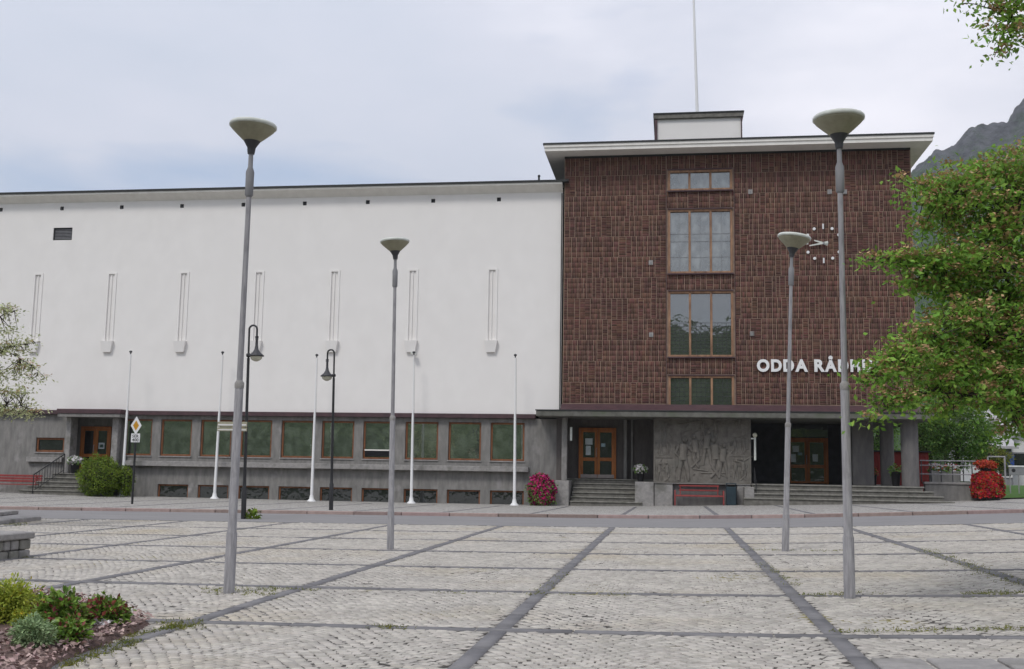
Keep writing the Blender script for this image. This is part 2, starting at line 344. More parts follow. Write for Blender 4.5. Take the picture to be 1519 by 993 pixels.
pavement=grid('pavement',np.arange(-60,40.1,1.),np.concatenate([[YK+.16],np.arange(36.5,54.1,1.)]),lambda X,Y:gz(X,Y),pavmat(),kind='structure')
ks=MB(); ksm=None
kerb=bpy.data.objects.new('kerb',None); COL.objects.link(kerb); kerb['kind']='structure'
xk=-38.
while xk<34:
    l=1.62; z0=float(zplaza(xk,YK)); z1=float(zplaza(xk+l,YK)); g=.012
    b=MB(); b.hexa([(xk+g,YK,z0-.15),(xk+l-g,YK,z1-.15),(xk+l-g,YK+.158,z1-.15),(xk+g,YK+.158,z0-.15)],[(xk+g,YK+.01,z0+.105),(xk+l-g,YK+.01,z1+.105),(xk+l-g,YK+.158,z1+.108),(xk+g,YK+.158,z0+.108)])
    b.build('kerb_stone',m_kerb,kerb,bev=.012); xk+=l
# strips of flat granite slabs
HW=.08
def strip(x0,x1,y0,y1,along,name='slab_strip',par=None,seg=.9,dz=.004):
    V=[];F=[]
    L_=(x1-x0) if along=='x' else (y1-y0); n=max(1,int(L_/seg)); ed=np.linspace(0,L_,n+1)
    for i in range(n):
        a,b=ed[i]+.006,ed[i+1]-.006
        q=[(x0+a,y0),(x0+b,y0),(x0+b,y1),(x0+a,y1)] if along=='x' else [(x0,y0+a),(x1,y0+a),(x1,y0+b),(x0,y0+b)]
        j=random.uniform(-.002,.003); cx=sum(p[0] for p in q)/4; cy=sum(p[1] for p in q)/4
        k=len(V)
        for p in q: V.append((p[0],p[1],float(gz(p[0],p[1]))-.03))
        for p in q: V.append((cx+(p[0]-cx)*(1-.008/max(.1,abs(p[0]-cx))),cy+(p[1]-cy)*(1-.008/max(.1,abs(p[1]-cy))),float(gz(p[0],p[1]))+dz+j))
        for f in ((4,5,6,7),(0,1,5,4),(1,2,6,5),(2,3,7,6),(3,0,4,7)): F.append([k+t for t in f])
    o=npmesh(name,V,np.array(F),m_strip,parent=par); return o
CY=[S1+SS*i for i in range(-3,6)]; CX=[X0+WW*i for i in range(-9,10)]
for y in CY: strip(-31.5,31.5,y-HW,y+HW,'x',par=plaza)
for x_ in CX:
    for a,b in zip(CY+[YR],CY[1:]+[YR]):
        if b-a>1: strip(x_-HW,x_+HW,a+HW+.012,b-(HW if b!=YR else 0)-.012,'y',par=plaza)
    strip(x_-HW,x_+HW,YK+.18,48.3,'y',par=pavement,dz=.006,seg=2.)
# the setts, laid in arcs
def setts():
    w=WW/2; R=.74*w; p=.094; out=[]
    for c in range(-18,19):
        xc=X0+WW*c/2+w/2
        for n in range(-12,int((YR+2)/p)):
            th=math.asin(min(.999,(w/2)/R)); k=int(round(2*th*R/.104)); 
            for i in range(k):
                t=-th+(i+.5+(.25 if n%2 else -.25))*2*th/k
                if abs(t)>th: continue
                X=xc+R*math.sin(t); Y=n*p+R*(math.cos(t)-.8); out.append((X,Y,-t,2*th*R/k,p*math.cos(t)*.98))
    A=np.array(out); X,Y=A[:,0],A[:,1]
    uu=np.array(X/(Y+.01)); lo=-1.02*0-.78; 
    m=(Y>6.6)&(Y<YR-.1)&(X/Y>-.80)&(X/Y<.50)
    for y in CY: m&=np.abs(Y-y)>HW+.035
    fx=np.abs((X-X0+WW/2)%WW-WW/2); m&=fx>HW+.04
    return A[m]
A=setts()
r=RNG; n=len(A)
A[:,0]+=r.normal(0,.006,n); A[:,1]+=r.normal(0,.005,n); A[:,2]+=r.normal(0,.10,n)
sx=A[:,3]*(.90+.09*r.uniform(-1,1,n))/2; sy=A[:,4]*(.92+.08*r.uniform(-1,1,n))/2
def sett_geo(A,sx,sy,r):
    n=len(A); c=np.cos(A[:,2]); s=np.sin(A[:,2]); V=np.zeros((n,8,3)); dz=r.normal(0,.0024,n)+.004*np.sin(A[:,0]*1.7+A[:,1]*.6)*np.sin(A[:,1]*1.3); tx=r.normal(0,.02,n); ty=r.normal(0,.022,n)
    for k,(a,b) in enumerate([(-1,-1),(1,-1),(1,1),(-1,1)]):
        jx=r.normal(0,.004,n); jy=r.normal(0,.004,n)
        lx=a*sx+jx; ly=b*sy+jy
        X=A[:,0]+lx*c-ly*s; Y=A[:,1]+lx*s+ly*c
        V[:,k,0]=X; V[:,k,1]=Y; V[:,k,2]=gz(X,Y)-.016
        lx=lx-a*.007; ly=ly-b*.007
        X=A[:,0]+lx*c-ly*s; Y=A[:,1]+lx*s+ly*c
        V[:,k+4,0]=X; V[:,k+4,1]=Y; V[:,k+4,2]=gz(X,Y)+dz+lx*tx+ly*ty
    return V
VV=sett_geo(A,sx,sy,r)
dist=np.hypot(A[:,0]-1,A[:,1]); cu=(A[:,0]/A[:,1])
inview=(cu>-.50)&(cu<.33)&(A[:,1]>8.35)
near=np.argsort(np.where(inview,A[:,1],99))[:300]
SF=np.array([(4,5,6,7),(0,1,5,4),(1,2,6,5),(2,3,7,6),(3,0,4,7)])
proto=[]
for k in near:
    q=VV[k]; c=q.mean(0)
    if len(proto)<24:
        me=bpy.data.meshes.new('sett'); me.from_pydata([tuple(a-c) for a in q],[],[tuple(int(z) for z in f) for f in SF]); me.materials.append(m_setto); proto.append((me,A[k,2]))
        me2,a0=proto[-1]
    else: me2,a0=proto[random.randrange(24)]
    o=bpy.data.objects.new('sett',me2); COL.objects.link(o); o.parent=plaza; o.location=tuple(c); o.rotation_euler=(0,0,A[k,2]-a0)
rest=np.setdiff1d(np.arange(n),near)
VR=VV[rest].reshape(-1,3); FR=(SF[None]+(np.arange(len(rest))*8)[:,None,None]).reshape(-1,4)
npmesh('sett_paving',VR,FR,m_sett,parent=plaza,kind='stuff')
# ------------------------------------------------------------------ building helpers
def wall(mb,x0,x1,z0,z1,holes,y,d):
    xs=sorted(set([x0,x1]+[h[0] for h in holes]+[h[1] for h in holes])); zs=sorted(set([z0,z1]+[h[2] for h in holes]+[h[3] for h in holes]))
    xs=[a for a in xs if x0<=a<=x1]; zs=[a for a in zs if z0<=a<=z1]
    for i in range(len(xs)-1):
        for j in range(len(zs)-1):
            cx=(xs[i]+xs[i+1])/2; cz=(zs[j]+zs[j+1])/2
            if any(h[0]<cx<h[1] and h[2]<cz<h[3] for h in holes): continue
            mb.add([(xs[i],y,zs[j]),(xs[i+1],y,zs[j]),(xs[i+1],y,zs[j+1]),(xs[i],y,zs[j+1])],[(0,1,2,3)])
    for a,b,c,e in holes:
        mb.add([(a,y,c),(b,y,c),(b,y+d,c),(a,y+d,c)],[(0,1,2,3)]); mb.add([(a,y,e),(b,y,e),(b,y+d,e),(a,y+d,e)],[(3,2,1,0)])
        mb.add([(a,y,c),(a,y+d,c),(a,y+d,e),(a,y,e)],[(0,1,2,3)]); mb.add([(b,y,c),(b,y+d,c),(b,y+d,e),(b,y,e)],[(3,2,1,0)])
    return mb
# ================================================================== WING
ZWB=4.10; ZEV=15.25
xe=PX(834,450,YW)
wing=thing('office_wing','long white rendered wing with grey concrete ground floor and blind slot niches','building',(-25,YW,0))
# --- body
MB().box(-48,xe,YW+1.2,YW+14,-1,ZEV-.1).build('rear_body',m_interior,wing)
# --- upper wall
YU=YW-.12
niche_u=[54,163.5,271,382.5,495,611.5,729.5]
zn1=PZ(495,401,YU); zn0=PZ(495,506,YU); znb=PZ(495,523,YU)
holes=[]; nx=[]
for u in niche_u:
    xa=PX(u,455,YU); nx.append(xa); holes.append((xa-.16,xa+.16,zn0,zn1-.08))
lx0,lx1=PX(79,347,YU),PX(107,347,YU); lz0,lz1=PZ(93,356.5,YU),PZ(93,338,YU)
holes.append((lx0,lx1,lz0,lz1))
vents=[]
for u,v in ((2,303),(92.5,302),(181,302),(270,305),(361,304),(452,302.5),(545.5,300.5),(642.5,299),(740,298)):
    xa=PX(u,v,YU); za=PZ(452,302,YU); vents.append((xa-.1,xa+.1,za-.1,za+.1))
w=wall(MB(),-48,xe,ZWB,ZEV-.25,holes+vents,YU,.2)
w.add([(-48,YU,ZWB),(xe,YU,ZWB),(xe,YU+.4,ZWB),(-48,YU+.4,ZWB)],[(3,2,1,0)])
w.build('white_upper_wall',m_white,wing)
for h in vents:
    f=MB().frame(h[0]+.003,h[1]-.003,h[2]+.003,h[3]-.003,YU+.03,YU+.06,.022).build('vent',m_darkmetal,wing)
    MB().box(h[0]+.06,h[1]-.06,YU+.06,YU+.1,h[2]+.06,h[3]-.06).build('vent_core',m_neck,f); MB().box(h[0]-.01,h[1]+.01,YU+.17,YU+.2,h[2]-.01,h[3]+.01).build('opening_back',m_interior,f)
f=MB().frame(lx0+.003,lx1-.003,lz0+.003,lz1-.003,YU+.03,YU+.1,.045).build('louvre_window',m_darkmetal,wing); MB().box(lx0,lx1,YU+.17,YU+.2,lz0,lz1).build('opening_back',m_interior,f)
for i in range(7):
    z=lz0+.07+i*(lz1-lz0-.12)/7
    MB().add([(lx0+.05,YU+.05,z),(lx1-.05,YU+.05,z),(lx1-.05,YU+.12,z+.07),(lx0+.05,YU+.12,z+.07)],[(0,1,2,3)]).build('slat',m_houseg,f)
for xa in nx:
    b=MB(); 
    b.box(xa-.27,xa-.16,YU-.035,YU-.002,zn0,zn1); b.box(xa+.16,xa+.27,YU-.035,YU-.002,zn0,zn1); b.box(xa-.16,xa+.16,YU-.035,YU-.002,zn1-.08,zn1)
    nf=b.build('niche',m_white,wing)
    MB().box(xa-.165,xa+.165,YU+.04,YU+.07,zn0,zn1-.08).build('niche_back',m_white,nf)
    MB().tube([(xa-.01,YU+.03,zn0+.002),(xa-.01,YU+.03,zn1-.11)],.04,10).build('slim_column',m_white,nf,smooth=True)
    MB().hexa([(xa-.22,YU-.14,znb),(xa+.22,YU-.14,znb),(xa+.22,YU-.002,znb),(xa-.22,YU-.002,znb)],[(xa-.32,YU-.20,zn0),(xa+.32,YU-.20,zn0),(xa+.32,YU-.002,zn0),(xa-.32,YU-.002,zn0)]).build('corbel',m_white,nf)
# small box fitting hung below the corbel
b=MB().box(PX(613,520,YU)-.03,PX(613,520,YU)+.2,YU-.4,YU-.16,znb-.12,znb-.02); b.tube([(PX(614,520,YU),YU-.2,znb-.02),(PX(614,520,YU),YU-.2,znb+.02)],.03)
b.build('corbel_fitting',m_lampcap,wing)
# --- eaves
b=MB(); b.add([(-48,YU,ZEV-.42),(xe,YU,ZEV-.42),(xe,YU-.5,ZEV-.13),(-48,YU-.5,ZEV-.13)],[(0,3,2,1)]); b.box(-48,xe,YU-.5,YU+.3,ZEV-.13,ZEV-.04)
b.build('eaves_cornice',m_whitet,wing)
MB().box(-48,xe+.3,YU-.56,YW+14,ZEV-.038,ZEV+.06).build('roof',m_darkmetal,wing)
xa=PX(799.5,266,YW+1); MB().tube([(xa,YW+1,ZEV),(xa,YW+1,ZEV+.75)],.05).ball((xa,YW+1,ZEV+.72),.07).build('roof_vent_pipe',m_darkmetal,wing)
# --- ground floor
zw1=3.70; zw0=PZ(500,681,YW)+.02; zs1=1.63; zs0=zs1-.25; zb1=.50; zb0=PZ(600,749,YW)
wins=[(184,225),(238,284),(297,343),(356,403),(417,465),(477,525),(538.5,585),(601,650),(665,713.6),(727.5,778)]
bas=[(233,278.5),(292.6,338),(352,399),(412.6,462),(474,522),(536,582),(598.5,649),(662.6,712),(726.6,777)]
xd0,xd1=PX(99,650,YW),PX(176,650,YW)
whole=[(PX(a,650,YW),PX(c,650,YW),zw0,zw1) for a,c in wins]
bhole=[(PX(a,735,YW),PX(c,735,YW),zb0,zb1) for a,c in bas]
lw=(PX(53,660,YW),PX(95,660,YW),PZ(75,671,YW),PZ(75,649.5,YW))
zfl=PZ(100,702,YW)       # floor of the left porch
doorh=(xd0,xd1,zfl,ZWB-.35)
wall(MB(),-48,xe,-1.2,ZWB-.21,whole+bhole+[lw,doorh],YW,.28).build('concrete_lower_wall',m_conc,wing)
MB().box(-48,PX(87,608,YW-.2),YW-.25,YW+.1,ZWB-.2,ZWB-.003).box(PX(183,608,YW),xe-1.2,YW-.25,YW+.1,ZWB-.2,ZWB-.003).build('drip_ledge',m_copper,wing)
def window(par,h,y,g,fm,fw=.075,muls=(),sill=True,open_=False,sillm=None):
    f=MB().frame(h[0]+.004,h[1]-.004,h[2]+.004,h[3]-.004,y+.08,y+.17,fw).build('window',fm,par,bev=.006)
    f2=MB().frame(h[0]+fw+.006,h[1]-fw-.006,h[2]+fw+.006,h[3]-fw-.006,y+.115,y+.155,.05).build('casement',m_wood if fm==m_wood else m_woodpale,f) if False else None
    tl=random.uniform(-.004,.004); t2=random.uniform(-.006,.006)
    x0_,x1_,z0_,z1_=h[0]+fw*.9,h[1]-fw*.9,h[2]+fw*.9,h[3]-fw*.9
    MB().add([(x0_,y+.135+tl,z0_),(x1_,y+.135-tl,z0_),(x1_,y+.135-tl+t2,z1_),(x0_,y+.135+tl+t2,z1_)],[(0,1,2,3)]).build('pane',g,f)
    MB().box(h[0]-.0,h[1]+.0,y+.24,y+.262,h[2]-.01,h[3]+.01).build('dark_backing',m_interior,f)
    if sill: MB().box(h[0]-.03,h[1]+.03,y-.05,y+.078,h[2]-.05,h[2]+.003).build('sill',sillm or m_stone,f)
    return f
for i,h in enumerate(whole):
    f=window(wing,h,YW,g_green,m_wood,.085)
    if i==6: # the tilted vent light
        MB().box(h[0]+.1,h[1]-.1,YW+.05,YW+.1,h[2]+.13,h[2]+.40).build('open_vent_flap',m_interior,f); MB().box(h[0]+.085,h[1]-.085,YW+.04,YW+.105,h[2]+.40,h[2]+.46).build('transom',m_whitet,f)
for h in bhole: window(wing,h,YW,g_dark,m_wood,.07,sill=False)
window(wing,lw,YW,g_dark,m_wood,.1)
MB().box(PX(187,688,YW-.2),PX(784,688,YW-.2),YW-.34,YW-.002,zs0,zs1).build('sill_band',m_stone,wing,bev=.015)
MB().box(lw[0]-.35,lw[1]+.05,YW-.2,YW-.002,lw[2]-.5,lw[2]-.25).build('sill_band',m_stone,wing,bev=.015)
# --- left porch
px0,px1=PX(88,608,YW-.7),PX(183,608,YW-.7)
MB().box(px0,px1,YW-.95,YW+.1,ZWB-.2,ZWB+.03).build('porch_roof_edge',m_copper,wing,bev=.02)
MB().box(px0+.05,px1-.05,YW-.9,YW-.003,ZWB-.36,ZWB-.203).build('porch_slab',m_conc,wing)
b=MB(); yb=YW+.28; yd=YW+1.0
b.box(xd0-.02,xd0,yb,yd,zfl,ZWB-.35).box(xd1,xd1+.02,yb,yd,zfl,ZWB-.35).box(xd0,xd1,yd,yd+.05,zfl,ZWB-.35).box(xd0,xd1,yb+.002,yd,zfl-.05,zfl).box(xd0,xd1,yb+.002,yd,ZWB-.35,ZWB-.3)
b.build('porch_lining',m_conc,wing)
for ua,ub in ((97.5,105),(166,175)):
    a,c=PX(ua,650,YW-.3),PX(ub,650,YW-.3); MB().box(a,c,YW-.35,YW+.3,zfl,ZWB-.362).build('porch_pilaster',m_stone,wing,bev=.02)
def door(par,x0_,x1_,z0_,z1_,y,hz=1.0,papers=(),kick=True,wm=m_door):
    fr=MB().frame(x0_,x1_,z0_-.02,z1_,y-.06,y+.04,.09,.02).build('door',wm,par,bev=.006)
    xm=(x0_+x1_)/2; zr=z0_+(z1_-z0_)*.38
    for a,c,sgn in ((x0_+.094,xm-.006,1),(xm+.006,x1_-.094,-1)):
        b=MB().frame(a,c,z0_+.03,z1_-.094,y-.045,y+.02,.12,.1); b.box(a+.12,c-.12,y-.045,y+.02,zr-.08,zr+.08)
        lf=b.build('door_leaf',wm,fr,bev=.006)
        MB().box(a+.118,c-.118,y-.012,y-.002,z0_+.128,z1_-.212).build('door_glass',g_dark,fr)
        if kick: MB().box(a+.01,c-.01,y-.056,y-.047,z0_+.035,z0_+.2).build('kick_plate',m_kick,fr)
    MB().tube([(xm-.05,y-.06,zr+.12),(xm-.05,y-.11,zr+.16),(xm-.05,y-.11,zr+.5),(xm-.05,y-.06,zr+.54)],.016,6).build('door_handle',m_galv,fr)
    for (a,c,d_,e_,mm) in papers: MB().box(x0_+a,x0_+c,y-.022,y-.014,z0_+d_,z0_+e_).build('paper_notice',mm,fr)
    return fr
dy=YW+.95
m_grnote=mat('green_notice',(.16,.42,.25),None,.8)
d0=PX(118,660,dy-.1); d1=PX(163,660,dy-.1); dz1=PZ(140,633,dy)
door(wing,d0,d1,zfl,dz1,dy,papers=((1.0,1.32,1.25,1.55,m_paper),(1.06,1.26,1.32,1.46,m_grnote)))
# --- left steps
gL=float(gz(PX(80,730,49),49)); nst=5; rise=(zfl-gL)/nst
stp=thing('entrance_steps','five grey stone steps with black railing beside the round green bush','steps',(PX(95,728,49),49.6,gL))
for i in range(nst):
    xl=PX(78,703,YW-.4)-.24*i; xr=PX(176,703,YW); z1=zfl-rise*i-.001; yf=YW-.5-.3*i
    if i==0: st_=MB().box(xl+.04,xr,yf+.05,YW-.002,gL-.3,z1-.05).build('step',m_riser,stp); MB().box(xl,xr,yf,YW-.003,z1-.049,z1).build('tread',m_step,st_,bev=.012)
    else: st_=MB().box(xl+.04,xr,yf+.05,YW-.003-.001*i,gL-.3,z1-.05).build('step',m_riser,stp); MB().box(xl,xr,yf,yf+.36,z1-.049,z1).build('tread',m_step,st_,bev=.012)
rl=thing('stair_railing','black iron railing sloping down the left side of the steps','railing',(PX(78,728,49),49,gL))
A0=np.array([PX(97,673,YW-.5),YW-.55,zfl+.95]); A1=np.array([PX(54,699,YW-1.5),YW-1.7,gL+.95])
b=MB().tube([A0,A1],.03,8); b.build('handrail',m_black,rl)
MB().tube([A0-[0,0,.8],A1-[0,0,.8]],.018,6).build('lower_rail',m_black,rl)
for i in range(12):
    q=A0+(A1-A0)*i/11; 
    MB().tube([q,q-[0,0,.95 if i in(0,11) else .8]],.022 if i in (0,11) else .012,6).build('baluster',m_black,rl)
# drainpipe
xa=PX(182.5,660,YW-.3); MB().tube([(xa,YW-.12,ZWB-.21),(xa,YW-.12,-.3)],.07,8).build('downpipe',m_copper,wing,smooth=True)
xa=PX(836,300,YW-.3); MB().tube([(xa-.09,YU-.09,ZEV-.5),(xa-.09,YU-.09,4.3)],.025,8).build('downpipe',m_darkmetal,wing,smooth=True)
# ================================================================== TOWER
xl=PX(836,420,YT); xr=PX(1356,420,YT); ZT=16.50; ZB=4.62
tower=thing('brick_tower_block','dark red brick tower block with projecting flat roof and columned entrance','building',((xl+xr)/2,YT,0))
# window openings (u0,u1,v_top,v_bottom)
wdef=[(990,1084.5,253,282,g_grey),(991,1085.5,311.5,405,g_grey),(993,1088,433,529,g_lead),(994,1088.5,558.5,604,g_lead)]
xw0=np.mean([PX(d[0],(d[2]+d[3])/2,YT) for d in wdef]); xw1=np.mean([PX(d[1],(d[2]+d[3])/2,YT) for d in wdef])
tw=[(xw0,xw1,PZ(1038,d[3],YT),PZ(1038,d[2],YT),d[4]) for d in wdef]
holes=[t[:4] for t in tw]
def bricks():
    V=[];F=[];j=.0075
    def blk(a,b,c,d):
        for h in holes:
            if a<h[1]+.05 and b>h[0]-.05 and c<h[3]+.05 and d>h[2]-.05: return
        y1=YT; p=random.uniform(-.002,.004); k=len(V)
        V.extend([(a,y1,c),(b,y1,c),(b,y1,d),(a,y1,d),(a+.004,y1-.009-p,c+.004),(b-.004,y1-.009-p,c+.004),(b-.004,y1-.009-p,d-.004),(a+.004,y1-.009-p,d-.004)])
        for f in ((4,5,6,7),(0,1,5,4),(1,2,6,5),(2,3,7,6),(3,0,4,7)): F.append([k+t for t in f])
    rnd=random.Random(5); bh=1.0; nb=int(math.ceil((ZT-ZB)/bh)); bh=(ZT-ZB)/nb
    segs=[(xl+.02,xw0-.12),(xw1+.12,xr-.02)]
    def block(x,w_,z0_,z1_,st):
        if st=='up':      # upright bricks
            nc=max(1,round(w_/.083)); nr=max(1,round((z1_-z0_)/.25))
        else:
            nc=max(1,round(w_/.25)); nr=max(1,round((z1_-z0_)/.083))
        for i in range(nc):
            for q in range(nr):
                jx,jz=(j*.6,j*.28) if st=='up' else (j*.3,j*.6); blk(x+i*w_/nc+jx,x+(i+1)*w_/nc-jx,z0_+q*(z1_-z0_)/nr+jz,z0_+(q+1)*(z1_-z0_)/nr-jz)
    for k in range(nb):
        z0_=ZB+k*bh+.006; z1_=ZB+(k+1)*bh-.006
        for (a,b) in segs:
            x=a; wid=[]
            while x<b-.15:
                w_=rnd.choice([.17,.25,.25,.25,.34,.5]); 
                if x+w_>b-.2: w_=b-x
                st='up' if rnd.random()<.66 else 'flat'
                if st=='flat' and w_>.4 and rnd.random()<.5: st='up'
                block(x+.011,w_-.022,z0_+rnd.choice([0,0,.004]),z1_,st); x+=w_
    # band between the windows
    zs=[ZB]+sum([[h[2],h[3]] for h in sorted(holes,key=lambda h:h[2])],[])+[ZT]
    for i in range(0,len(zs),2):
        a,b=zs[i]+(.10 if i else 0),zs[i+1]-(.05)
        if i==0: b=zs[1]-.1
        if b-a<.2: continue
        x=xw0-.1
        while x<xw1+.05:
            w_=min(rnd.choice([.25,.33,.5]),xw1+.1-x); 
            if xw1+.1-x-w_<.1: w_=xw1+.1-x
            block(x+.012,w_-.024,a,b,'up' if rnd.random()<.75 else 'flat'); x+=w_
    return V,F
V,F=bricks()
npmesh('brick_facing',V,np.array(F),m_brick,parent=tower,org=tuple(tower.location),kind='stuff')
wall(MB(),xl,xr,ZB-.3,ZT,holes,YT,.35).build('brick_wall_joints',m_mortar,tower)
MB().box(xl,xr,YT+.4,YT+15,ZB-.2,ZT-.01).build('rear_body',m_mortar,tower)
MB().box(xl-.0,xl+.012,YT+.002,YT+15,ZB,ZT-.02).box(xr,xr+.012,YT,YT+15,ZB,ZT-.02).build('side_wall',m_mortar,tower)
for (a,b_,c,d,g) in tw:
    w3=(b_-a)/3; f=MB().frame(a-.02,b_+.02,c-.02,d+.02,YT-.03,YT+.12,.10,.09,muls=(a+w3,a+2*w3)).build('window',m_woodpale,tower,bev=.008)
    for k in range(3):
        tl=random.uniform(-.003,.003); x0_,x1_=a+k*w3+.03,a+(k+1)*w3-.03
        MB().add([(x0_,YT+.1+tl,c+.02),(x1_,YT+.1-tl,c+.02),(x1_,YT+.1+tl,d-.02),(x0_,YT+.1,d-.02)],[(0,1,2,3)]).build('pane',g,f)
        if g is g_lead:
            q=MB(); nx_=4; nz=max(2,int((d-c)*.62/.2)) if d-c>2 else 6; top=c+(d-c)*(.52 if d-c>2 else .93)
            for i in range(1,nx_): xx=x0_+.06+(x1_-x0_-.12)*i/nx_; q.box(xx-.008,xx+.008,YT+.08,YT+.09,c+.08,top)
            for i in range(1,nz+1): zz=c+.08+(top-c-.08)*i/nz; q.box(x0_+.04,x1_-.04,YT+.078,YT+.088,zz-.008,zz+.008)
            q.build('lead_bars',m_neck,f)
        elif d-c>2:
            q=MB().box(x0_+.04,x1_-.04,YT+.07,YT+.085,c+(d-c)*.62,c+(d-c)*.625)
            for zz in (.25,.5): q.box(x0_+.04,x1_-.04,YT+.07,YT+.085,c+(d-c)*zz,c+(d-c)*zz+.012)
            xx=(x0_+x1_)/2; q.box(xx-.006,xx+.006,YT+.071,YT+.086,c+.1,d-.1); q.build('glazing_bar',m_houseg,f)
    MB().box(a-.06,b_+.06,YT-.12,YT-.032,c-.09,c-.022).build('sill',m_copper,f,bev=.01)
    MB().box(a-.05,b_+.05,YT-.09,YT-.032,d+.022,d+.07).build('head_flashing',m_copper,f)
    MB().box(a,b_,YT+.3,YT+.32,c,d).build('dark_backing',m_interior,f)
# pressed-metal surround lines beside the window column
for x_ in (xw0-.11,xw1+.11): MB().box(x_-.012,x_+.012,YT-.045,YT-.001,ZB,tw[0][3]+.1).build('surround_strip',m_copper,tower)
for u,v in ((1113,285),(1230.5,285),(1253,285),(965.5,390),(966,497),(1115.5,495.5)):
    p=P(u,v,YT); o=MB().box(p[0]-.1,p[0]+.1,YT-.05,YT-.001,p[2]-.11,p[2]+.11).build('wall_vent',m_stone,tower,bev=.01)
    MB().box(p[0]-.035,p[0]+.035,YT-.058,YT-.052,p[2]-.07,p[2]+.03).build('vent_slot',m_houseg,o)
# roof slab
rx0,rx1=PX(808,213,YT-1.0),PX(1384,212,YT-1.0); zr0=ZT+.0
yf=YT-1.0
MB().box(rx0,rx1,yf,YT+15.9,zr0+.003,zr0+.06).build('soffit',m_whitet,tower)
MB().box(rx0,rx1,yf,yf+.12,zr0+.063,zr0+.17).build('lower_fascia',m_whitet,tower)
MB().box(rx0-.03,rx1+.03,yf-.05,YT+15.9,zr0+.173,zr0+.30).build('upper_fascia',m_whitet,tower)
MB().box(rx0-.07,rx1+.07,yf-.09,YT+16,zr0+.303,zr0+.38).build('roof',m_darkmetal,tower)
MB().box(xl-.01,xr+.01,YT-.03,YT,ZT-.1,ZT).build('eaves_shadow_strip',m_darkmetal,tower)  # dark strip added as the shadow line under the roof slab
yp=YT+3; ph0,ph1=PX(975,190,yp),PX(1099,190,yp); pz1=PZ(1037,176,yp)
MB().box(ph0,ph1,yp,yp+5,zr0+.3,pz1).build('penthouse',m_white,tower)
MB().box(ph0-.16,ph1+.12,yp-.15,yp+5.1,pz1+.002,PZ(1037,168,yp)-.05).build('penthouse_roof',m_riser,tower,bev=.01)
MB().box(ph0-.13,ph0-.002,yp-.1,yp+.1,zr0+.3,pz1).box(ph1+.002,ph1+.06,yp-.1,yp+.1,zr0+.3,pz1).build('penthouse_corner_pipe',m_copper,tower)
MB().box(ph0-.2,ph1+.16,yp-.19,yp+5.1,PZ(1037,168,yp)-.048,PZ(1037,168,yp)+.01).build('penthouse_roof_edge',m_darkmetal,tower)
fpz=PZ(1037,168,yp)+.011; xa=PX(1034.5,168,yp+1); xt=PX(1029,0,yp+1)
fp=thing('roof_flagpole','tall thin white flagpole standing on the tower roof','flagpole',(xa,yp+1,fpz))
ztop=PZ(1029,-40,yp+1)
MB().tube([(xa,yp+1,fpz),(xt-.04,yp+1,ztop)],[.085,.05],10).build('pole',m_fpole,fp,smooth=True)
MB().ball((xt-.04,yp+1,ztop+.08),.1).build('finial',m_fpole,fp,smooth=True)
MB().tube([(xa,yp+1,fpz-.001),(xa,yp+1,fpz+.25)],.14,10).build('base_collar',m_galv,fp)
# --- canopy over the ground floor
cy=YT-1.15; cx0=PX(795,614,cy); cx1=PX(1390,612,cy); cz1=PZ(1090,611.5,cy); cz0=PZ(1090,620,cy)
MB().box(cx0,cx1,cy,YT+8,cz0,cz1).build('canopy_slab',m_canopy,tower,bev=.02)
zfb=PZ(1090,601,YT); b=MB()
b.hexa([(xl-.05,cy+.15,cz1+.002),(xr+.25,cy+.15,cz1+.002),(xr+.25,YT-.02,cz1+.002),(xl-.05,YT-.02,cz1+.002)],[(xl-.02,cy+.25,cz1+.04),(xr+.2,cy+.25,cz1+.04),(xr+.2,YT-.02,zfb),(xl-.02,YT-.02,zfb)])
b.build('canopy_copper_roof',m_copper,tower)
b=MB(); b.box(cx0-.03,cx1+.03,cy-.03,cy+.14,cz1+.002,cz1+.05); b.build('canopy_edge_trim',m_darkmetal,tower)
# --- ground floor: left entrance bay
U=lambda u,v,y=YT: PX(u,v,y)
zpl=PZ(1040,717.5,YT)                       # top of plinth
def gzf(x,y): return float(gz(x,y))
yrc=YT+1.9
ax0=U(834,660); ax1=U(969,660)
zl=PZ(890,710.5,YT+1.5)                     # landing level
b=MB(); b.box(ax0,ax1,yrc,yrc+.2,zl,cz0-.001).box(ax0-.3,ax0,YT+.3,yrc+.2,-.6,cz0-.001).box(ax1,ax1+.25,YT+.05,yrc+.2,-.6,cz0-.001)
b.build('entrance_bay_wall',mat('bay_wall_stone',(.14,.125,.118),(.10,.09,.085),.9,scale=3,stretch=(2,2,.5)),tower)
MB().box(ax0+.001,ax1-.001,YT+1.25,yrc-.001,-.5,zl).build('landing',m_step,tower)
zc=PZ(838,713,YT)
MB().box(U(824.5,730),U(845,730),YT-.45,YT+1.25,-.7,zc).build('step_cheek',m_stone,tower,bev=.02)
MB().box(U(942,730),U(970,730),YT-.25,YT+1.249,-.7,zc).build('step_cheek',m_stone,tower,bev=.02)
for u0,u1,y_ in ((833,841,YT-.2),(925,930,YT+1.5),(936,939,YT+1.7)):
    MB().box(U(u0,660,y_),U(u1,660,y_),y_,y_+.3,zc if y_<YT else zl,cz0-.001).build('stone_pier',m_conc,tower,bev=.02)
gb=gzf(U(900,750),YT-.3); ns=6; rs=(zl-gb)/ns
est=thing('entrance_steps','six grey steps up to the orange double doors between stone cheeks','steps',((ax0+ax1)/2,YT,gb))
